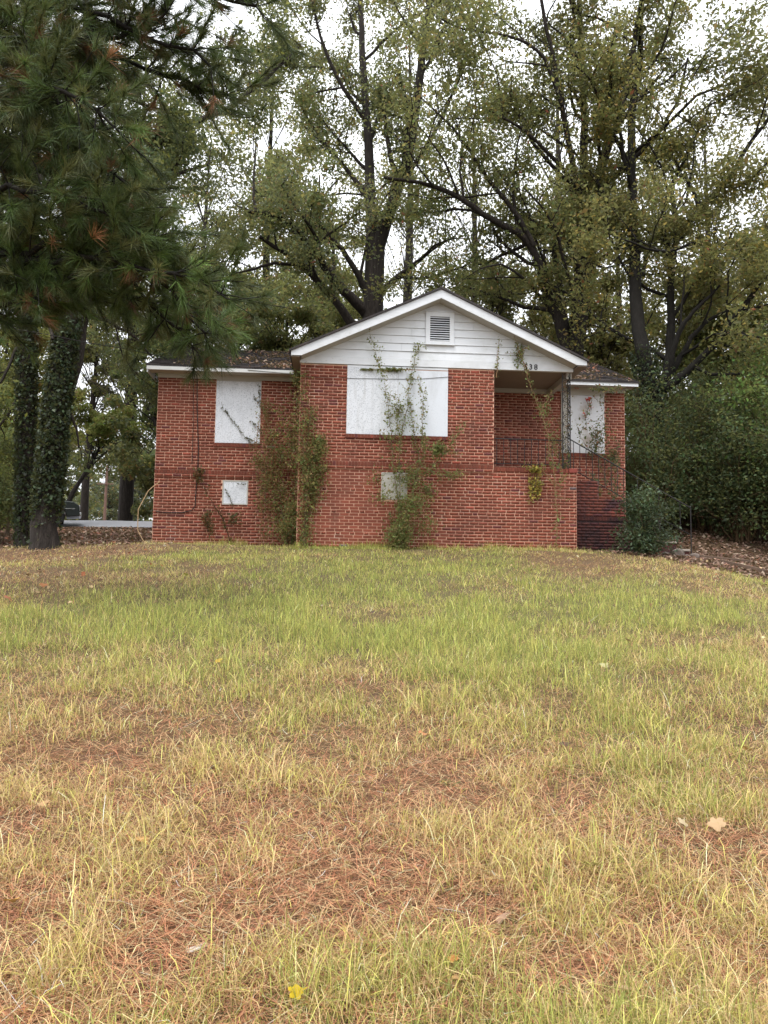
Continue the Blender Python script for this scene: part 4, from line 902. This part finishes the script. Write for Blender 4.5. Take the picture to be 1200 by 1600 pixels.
# service wires crossing in front of the trunks at the left
def overhead(lst, Y0, Y1, r_, label):
    P = [W(a, b, Y0+(Y1-Y0)*i/(len(lst)-1)) for i, (a, b) in enumerate(lst)]; P, _ = resample(P, 14); q = MB(); q.tube([tuple(v) for v in P], r_, 4); tag(q.build('overhead_wire', M_CABLE), label, 'wire')
overhead([(-200, 490), (-40, 505), (60, 520), (150, 538), (200, 545), (262, 560)], -3, 1.4, .009, 'black service wire passing the leaning trunk to the left eave')
# parked car
def car():
    c = W(28, 800, 15.0); gx, gy = float(c[0]), 15.0
    T = empty('parked_car', (gx, gy, float(g(gx, gy))+.02), R(22)); tag(T, 'dark parked car half hidden behind the ivy-covered trunks', 'car')
    T.rotation_euler = (0, R(-2), R(22))
    prof = [(-2.35, .45), (-2.35, .95), (-2.2, 1.05), (-1.7, 1.10), (-1.1, 1.62), (.7, 1.66), (1.25, 1.12), (2.15, 1.0), (2.38, .85), (2.40, .42), (1.9, .38), (1.82, .62), (1.6, .76), (1.35, .78), (1.1, .68), (.98, .38), (-1.0, .38), (-1.08, .62), (-1.3, .76), (-1.55, .78), (-1.8, .66), (-1.92, .38)]
    q = MB(); q.prism(prof, -.88, .88); q.build('body', M_CAR, T, bevel=.03, smooth=False)
    for s in (-1, 1):
        for win in ([(-1.5, 1.13), (-1.08, 1.55), (-.3, 1.58), (-.3, 1.12)], [(-.22, 1.12), (-.22, 1.58), (.62, 1.58), (1.05, 1.14)]):
            q = MB(); q.prism(win, s*.883-.006, s*.883+.006); q.build('side_window', M_GLASS, T)
        q = MB(); q.box(-2.2, 2.2, s*.885-.012, s*.885+.012, .70, .735); q.build('side_trim', M_CHROME, T)
        for x in (-1.45, 1.45):
            q = MB(); n = 20; q.add([(x+.33*cos(i*2*pi/n), s*.89, .33+.33*sin(i*2*pi/n)) for i in range(n)]+[(x+.33*cos(i*2*pi/n), s*.66, .33+.33*sin(i*2*pi/n)) for i in range(n)], [tuple(range(n)), tuple(range(2*n-1, n-1, -1))]+[(i, (i+1) % n, (i+1) % n+n, i+n) for i in range(n)]); wh = q.build('wheel', M_RUBBER, T)
            q = MB(); q.add([(x+.15*cos(i*2*pi/n), s*.897, .33+.15*sin(i*2*pi/n)) for i in range(n)]+[(x, s*.905, .33)], [((i), (i+1) % n, n) for i in range(n)]); q.build('hubcap', M_CHROME, wh)
        q = MB(); q.tube([(-1.0, s*.7, 1.66), (-.9, s*.7, 1.72), (.5, s*.7, 1.74), (.6, s*.7, 1.68)], .015, 5); q.build('roof_rail', M_CHROME, T)
        q = MB(); q.box(2.36, 2.405, s*.62-.18, s*.62+.18, .74, .88); q.build('headlight', M_LAMP, T)
    q = MB(); q.box(2.2, 2.46, -.85, .85, .42, .56); q.build('bumper', M_CHROME, T, bevel=.02)
car()
# ================================================================== STONES AND TIMBERS AT THE RIGHT
def stone(px, py, Y, sx, sy, sz, seed, label):
    r = np.random.default_rng(seed); p = W(px, py, Y); bm = bmesh.new(); bmesh.ops.create_icosphere(bm, subdivisions=2, radius=1)
    for v in bm.verts:
        f = max(abs(v.co.x), abs(v.co.y), abs(v.co.z)); k = .72/f*.6+.4; v.co *= k*(1+r.normal(0, .05)); v.co.x *= sx; v.co.y *= sy; v.co.z *= sz
    me = bpy.data.meshes.new('stone'); bm.to_mesh(me); bm.free(); me.materials.append(M_STONE); tag(link('stone', me, None, (p[0], p[1], float(g(p[0], p[1]))+sz*.55)), label, 'stone', 'stones of the low edging')
for a in ((1059, 850, .3, .16, .12, .15, 1, 'big squarish stone right of the round shrub'), (1085, 855, .3, .12, .1, .10, 2, 'rounded stone at the end of the edging'), (1073, 858, .2, .06, .06, .07, 3, 'small stone wedged between two bigger ones'), (1040, 862, .1, .12, .1, .08, 4, 'low stone under the round shrub')): stone(*a)
def timber(p0, p1, label, y0, y1):
    a = W(*p0, y0); b = W(*p1, y1); a[2] = g(a[0], a[1])+.02; b[2] = g(b[0], b[1])+.02; L = np.linalg.norm(b-a)
    q = MB(); q.box(0, L, -.06, .06, -.06, .07); o = q.build('landscape_timber', M_TIMBER, bevel=.008); o.location = tuple(a); d = Vector(b-a); o.rotation_euler = d.to_track_quat('X', 'Z').to_euler(); tag(o, label, 'timber')
timber((1092, 865), (1170, 862), 'dark timber edging lying level in the leaf litter', .5, .6)
timber((1125, 880), (1205, 893), 'weathered timber sunk in the litter nearer the lawn', -.3, -.9)
# ================================================================== DEAD LEAVES
rl_ = np.random.default_rng(77)
def litter(name, label, P, size, kind='stuff', cols=None, parent=None, flat=2.2):
    n = len(P); cols = cols or [((.17, .095, .07), .3), ((.26, .17, .125), .25), ((.34, .26, .20), .15), ((.10, .055, .045), .22), ((.30, .12, .07), .03)]
    V, F, C = leaves(P, size, rl_, (.16, .09, .07), up=flat, palette=cols, asp=.7)
    o = link(name, npmesh(name, V, F, M_LITTER, col=C), parent); o['kind'] = kind; o['label'] = label
    if parent is None: o['category'] = 'leaf litter'
n = 52000; X = rl_.uniform(3.2, 14, n); Y = rl_.uniform(-5.5, 9, n); Y[:n//2] = rl_.uniform(-5.0, 1.5, n//2); s = (rl_.random(n) < litter_mask(X, Y)**2)
s &= ~((X > -1) & (X < 5.7) & (Y > .45)); X, Y = X[s], Y[s]
litter('leaf_litter', 'brown leaf litter under the thicket right of the house', np.stack([X, Y, g(X, Y)+.012+rl_.random(len(X))*.035], 1), .085)
n = 30000; X = rl_.uniform(-13, -4.8, n); Y = rl_.uniform(-.2, 17, n); s = (rl_.random(n) < litter_mask(X, Y)**2) & ~((X > -5.9) & (Y > .8))
X, Y = X[s], Y[s]; litter('leaf_litter', 'brown leaf litter on the bank left of the house', np.stack([X, Y, g(X, Y)+.012+rl_.random(len(X))*.04], 1), .12)
X = rl_.uniform(-9, 9, 2600); Y = -16+16*rl_.random(2600)**.55; k = rl_.random(2600) < (.12+.88*np.clip(sstep(-3, -5.5, X)+sstep(3, 6, X), 0, 1)*sstep(-9, -4, Y)); X, Y = X[k], Y[k]
litter('scattered_leaves', 'small fallen leaves scattered over the lawn', np.stack([X, Y, g(X, Y)+.03+rl_.random(len(X))*.05], 1), .055, cols=[((.34, .24, .13), .4), ((.30, .10, .05), .1), ((.22, .12, .07), .2), ((.45, .40, .25), .12)], flat=1.4)
# on the roofs (house-local)
def rooflit(x0, x1, y0, z0, n, seed, bias):
    r = np.random.default_rng(seed); x = x0+(x1-x0)*r.random(n)**bias; t = r.random(n)**1.3; cl_ = wob(x*3, t*9) > r.normal(-.1, .4, n); x, t = x[cl_], t[cl_]
    y = y0+t*(RY-y0); z = z0+t*(RZ-z0)+.03+r.random(len(x))*.02; litter('roof_leaves', 'fallen leaves on the roof slope', np.stack([x, y, z], 1), .075, parent=H)
rooflit(-5.3, -2.0, .95, 4.145, 1300, 1, .5); rooflit(4.5, 6.2, 1.3, 4.21, 1300, 2, 1.3)
# single leaves one can point at on the lawn
def lobed(size, col, seed):
    r = np.random.default_rng(seed); n = 20; vs = [(0, 0, 0)]
    for i in range(n):
        a = i/n*2*pi; rr = size*.5*(.68+.32*abs(cos(a*2.5)))*(1+r.normal(0, .07)); vs.append((cos(a)*rr, sin(a)*rr, .16*rr*sin(a*2+1)+r.normal(0, .03)*size))
    vs += [(size*.5+size*.35, .004, .01), (size*.4, -.002, 0), (size*.4, .004, 0)]
    me = npmesh('fallen_leaf', np.array(vs), [np.array([(0, 1+i, 1+(i+1) % n) for i in range(n)]), np.array([(n+1, n+3, n+2)])], M_LITTER, col=np.tile(np.array([col]), (len(vs), 1))); return me
FL = [(68, 921, .12, (.50, .22, .10), 'orange-brown leaf high on the left of the lawn'), (12, 943, .12, (.52, .20, .12), 'rust-coloured leaf at the left border'), (290, 904, .08, (.50, .52, .08), 'lime-yellow leaf on the upper lawn left of centre'),
      (342, 1045, .075, (.6, .42, .08), 'amber leaf in the middle left of the lawn'), (943, 1052, .09, (.55, .52, .26), 'pale cream leaf on the green grass at the right'), (663, 1163, .085, (.6, .26, .12), 'red and yellow maple leaf mid-lawn'),
      (697, 1176, .06, (.5, .12, .08), 'small red leaf just right of the maple leaf'), (1120, 1311, .082, (.62, .42, .24), 'large tan maple leaf on the right'), (1068, 1310, .05, (.6, .48, .3), 'small tan leaf left of the large tan maple leaf'),
      (926, 1378, .07, (.58, .58, .18), 'star-shaped pale yellow leaf lower right of centre'), (1045, 1212, .05, (.12, .04, .03), 'dark maroon leaf on the right'), (68, 1278, .055, (.58, .36, .18), 'tan leaf on the straw at left'),
      (222, 1340, .065, (.62, .34, .12), 'orange leaf in the pine straw at left'), (18, 1437, .055, (.65, .36, .1), 'narrow orange leaf at the lower left border'), (785, 1466, .055, (.48, .3, .2), 'crumpled brown leaf low centre right'),
      (461, 1588, .045, (.66, .48, .03), 'bright yellow leaf at the bottom edge'), (720, 1567, .055, (.6, .36, .16), 'tan-orange leaf near the bottom edge'), (975, 1582, .05, (.58, .38, .22), 'upright dry leaf at the bottom right'), (708, 1533, .035, (.65, .3, .1), 'tiny orange leaf above the tan-orange one'),
      (1040, 1352, .06, (.28, .14, .1), 'dark brown curled leaf under the large tan maple leaf'), (1168, 1188, .06, (.6, .34, .1), 'orange leaf at the right border'), (855, 1300, .05, (.4, .24, .18), 'dusty brown leaf in the straw, centre right')]
for i, (px, py, s_, c, lb) in enumerate(FL):
    p = WG(px, py); o = link('fallen_leaf', lobed(s_*1.05, tuple(v*.62 for v in c), i), None, (p[0], p[1], p[2]+.068)); o.rotation_euler = (R(25+10*sin(i)), R(12*cos(i*2)), i*1.7); tag(o, lb, 'leaf')
p = WG(308, 1496); q = MB(); q.col = (.62, .6, .58); q.box(-.035, .035, -.011, .011, -.003, .004); o = q.build('bark_chip', M_LITTER, bevel=.002); o.location = (p[0], p[1], p[2]+.03); o.rotation_euler = (.15, -.1, .6); tag(o, 'grey-white chip of bark in the straw at lower left', 'bark chip')
for i, (px, py, lb) in enumerate([(645, 1498, 'small broad-leaved weed right of bottom centre'), (1088, 1530, 'dark green weed rosette near the lower right'), (592, 1540, 'little green weed beside the bottom centre'), (700, 1228, 'green weed in the straw mid-lawn')]):
    r = np.random.default_rng(300+i); p = WG(px, py); P = p+r.normal(0, .022, (16, 3))*[1, 1, .2]+[0, 0, .02]; V, F, C = leaves(P, .035, r, (.07, .14, .05), up=1.6, asp=.6); o = link('ground_weed', npmesh('ground_weed', V-p, F, M_LEAF, col=C), None, tuple(p)); tag(o, lb, 'weed')

# ================================================================== GRASS AND PINE STRAW
def blades(n, seed, tmin, tmax, power):
    r = np.random.default_rng(seed); t = tmin*(tmax/tmin)**r.random(n) if power == 2 else tmin+(tmax-tmin)*r.random(n)**.7
    X = (r.random(n)*2-1)*(t*.60+.5); Y = t+CAM[1]; return r, X, Y, t
def grass():
    n = 430000; r, X, Y, t = blades(n, 9, 1.75, 17.6, 2); n1 = n//14
    Y[:n1] = r.uniform(-3.5, .2, n1); X[:n1] = r.uniform(-9.5, 9.5, n1)
    n2 = n1+9000; X[n1:n2] = r.uniform(-5.4, 4.6, 9000); wy = np.where(X[n1:n2] < -1.88, 1.35, 0)+X[n1:n2]*SY; Y[n1:n2] = wy-.03-.3*r.random(9000)**2; wallb = np.zeros(n, bool); wallb[n1:n2] = True; t = Y-CAM[1]
    lm = litter_mask(X, Y); gr = green(X, Y)
    tuft = 1.4*vn(X, Y, 3.1, 3)
    keep = (r.random(n) < (1-lm)**2) & (r.random(n) < np.clip(.13+.72*gr+.28*tuft, .05, 1)); keep &= ~((X > -1.9) & (X < 4.3) & (Y > X*SY-.02)) & ~((X < -1.85) & (X > -5.4) & (Y > 1.0))
    keep |= wallb & (vn(X, Y*0, 1.7, 3) > -.2) & (r.random(n) < .8)
    wallb = wallb[keep]; X, Y, t, gr, tuft = X[keep], Y[keep], t[keep], gr[keep], tuft[keep]; n = len(X)
    isg = r.random(n) < gr*.86
    Lh = np.where(isg, .075+.06*gr, .10)*np.exp(r.normal(0, .45, n))*(1+.35*np.clip(tuft, -1, 1.5)); Lh = np.clip(Lh, .02, .30)*np.interp(Y, [-16, -10, -4, -.5], [.82, .86, .6, .42])
    Lh = np.where(wallb, Lh*1.9, Lh)
    wd = (.0009+.00021*t)*np.exp(r.normal(0, .25, n))*np.where(isg, 1, .85)
    lean = np.clip(np.where(isg, .75, 1.2)+r.normal(0, .42, n), .05, 1.65)
    az = r.random(n)*2*pi+.8*wob(X*4, Y*4); d = np.stack([np.cos(az), np.sin(az), np.zeros(n)], 1); up = np.array([0, 0, 1.0])
    P0 = np.stack([X, Y, g(X, Y)-.004+np.where(isg, 0, r.random(n)*.03)], 1)
    def pt(s, a): return P0+Lh[:, None]*s*(up*np.cos(a)[:, None]+d*np.sin(a)[:, None])
    P1 = pt(.4, lean*.45); P2 = P1+Lh[:, None]*.35*(up*np.cos(lean*.95)[:, None]+d*np.sin(lean*.95)[:, None]); P3 = P2+Lh[:, None]*.3*(up*np.cos(lean*1.5)[:, None]+d*np.sin(lean*1.5)[:, None])
    sa = az+pi/2+r.normal(0, .5, n); s = np.stack([np.cos(sa), np.sin(sa), np.zeros(n)], 1)*wd[:, None]
    cg = np.array([.235, .27, .066])*np.exp(r.normal(0, .38, (n, 1))); cy = np.array([.47, .43, .12])*np.exp(r.normal(0, .38, (n, 1))); cs = np.array([.52, .37, .19])*np.exp(r.normal(0, .42, (n, 1)))
    u = r.random(n)[:, None]; c = np.where(isg[:, None], np.where(u < .72, cg, cy), np.where(u < .35, cy, cs)); c = np.clip(c, .02, .8)
    near = t < 6.5
    for sel, nm in ((near, 'a'), (~near, 'b')): pass
    a = np.where(near)[0]; b = np.where(~near)[0]
    Va = np.stack([P0[a]-s[a], P0[a]+s[a], P1[a]-s[a]*.9, P1[a]+s[a]*.9, P2[a]-s[a]*.65, P2[a]+s[a]*.65, P3[a]], 1).reshape(-1, 3)
    ia = np.arange(len(a))[:, None]*7; Fa4 = np.concatenate([ia+[0, 1, 3, 2], ia+[2, 3, 5, 4]]); Fa3 = ia+[4, 5, 6]
    o7 = len(Va); Vb = np.stack([P0[b]-s[b], P0[b]+s[b], P2[b]-s[b]*.6, P2[b]+s[b]*.6, P3[b]], 1).reshape(-1, 3); ib = o7+np.arange(len(b))[:, None]*5
    Fb4 = ib+[0, 1, 3, 2]; Fb3 = ib+[2, 3, 4]
    C = np.concatenate([np.repeat(c[a], 7, 0), np.repeat(c[b], 5, 0)])
    me = npmesh('grass', np.concatenate([Va, Vb]), [np.concatenate([Fa4, Fb4]), np.concatenate([Fa3, Fb3])], M_GRASS, col=C)
    tag(link('grass', me), 'patchy green and straw-coloured lawn grass on the slope', 'grass', kind='stuff')
grass()
def straw():
    n = 190000; r, X, Y, t = blades(n, 19, 1.75, 16, 2); gr = green(X, Y); keep = (r.random(n) < np.clip(1.25-gr*1.2, .08, 1)*(1-litter_mask(X, Y))); X, Y, t = X[keep], Y[keep], t[keep]; n = len(X)
    L = .115*np.exp(r.normal(0, .3, n)); az = r.random(n)*2*pi; el = r.normal(.05, .22, n); d = np.stack([np.cos(az)*np.cos(el), np.sin(az)*np.cos(el), np.sin(el)], 1)
    P = np.stack([X, Y, g(X, Y)+.006+r.random(n)*.035], 1); s = np.cross(d, [0, 0, 1.0])*(.0006+.00022*t)[:, None]; bend = np.stack([-np.sin(az), np.cos(az), np.zeros(n)], 1)*(r.normal(0, .12, n)*L)[:, None]
    V = np.stack([P-s, P+s, P+d*L[:, None]*.5+bend+s*.8, P+d*L[:, None]*.5+bend-s*.8, P+d*L[:, None]], 1).reshape(-1, 3); i = np.arange(n)[:, None]*5
    u = r.random((n, 1)); c = np.where(u < .5, np.array([[.48, .21, .12]]), np.where(u < .80, np.array([[.62, .39, .22]]), np.array([[.17, .075, .05]])))*np.exp(r.normal(0, .42, (n, 1)))
    me = npmesh('pine_straw', V, [i+[0, 1, 2, 3], i+[3, 2, 4]], M_GRASS, col=np.repeat(np.clip(c, .02, .7), 5, 0))
    tag(link('pine_straw', me), 'reddish-brown pine straw matted through the lower lawn', 'pine straw', kind='stuff')
straw()
print('TRIS', sum(sum(p.loop_total-2 for p in o.data.polygons) if len(o.data.polygons) < 1000 else 0 for o in SC.objects if o.type == 'MESH'), 'big', {o.name: len(o.data.polygons) for o in SC.objects if o.type == 'MESH' and len(o.data.polygons) > 20000})
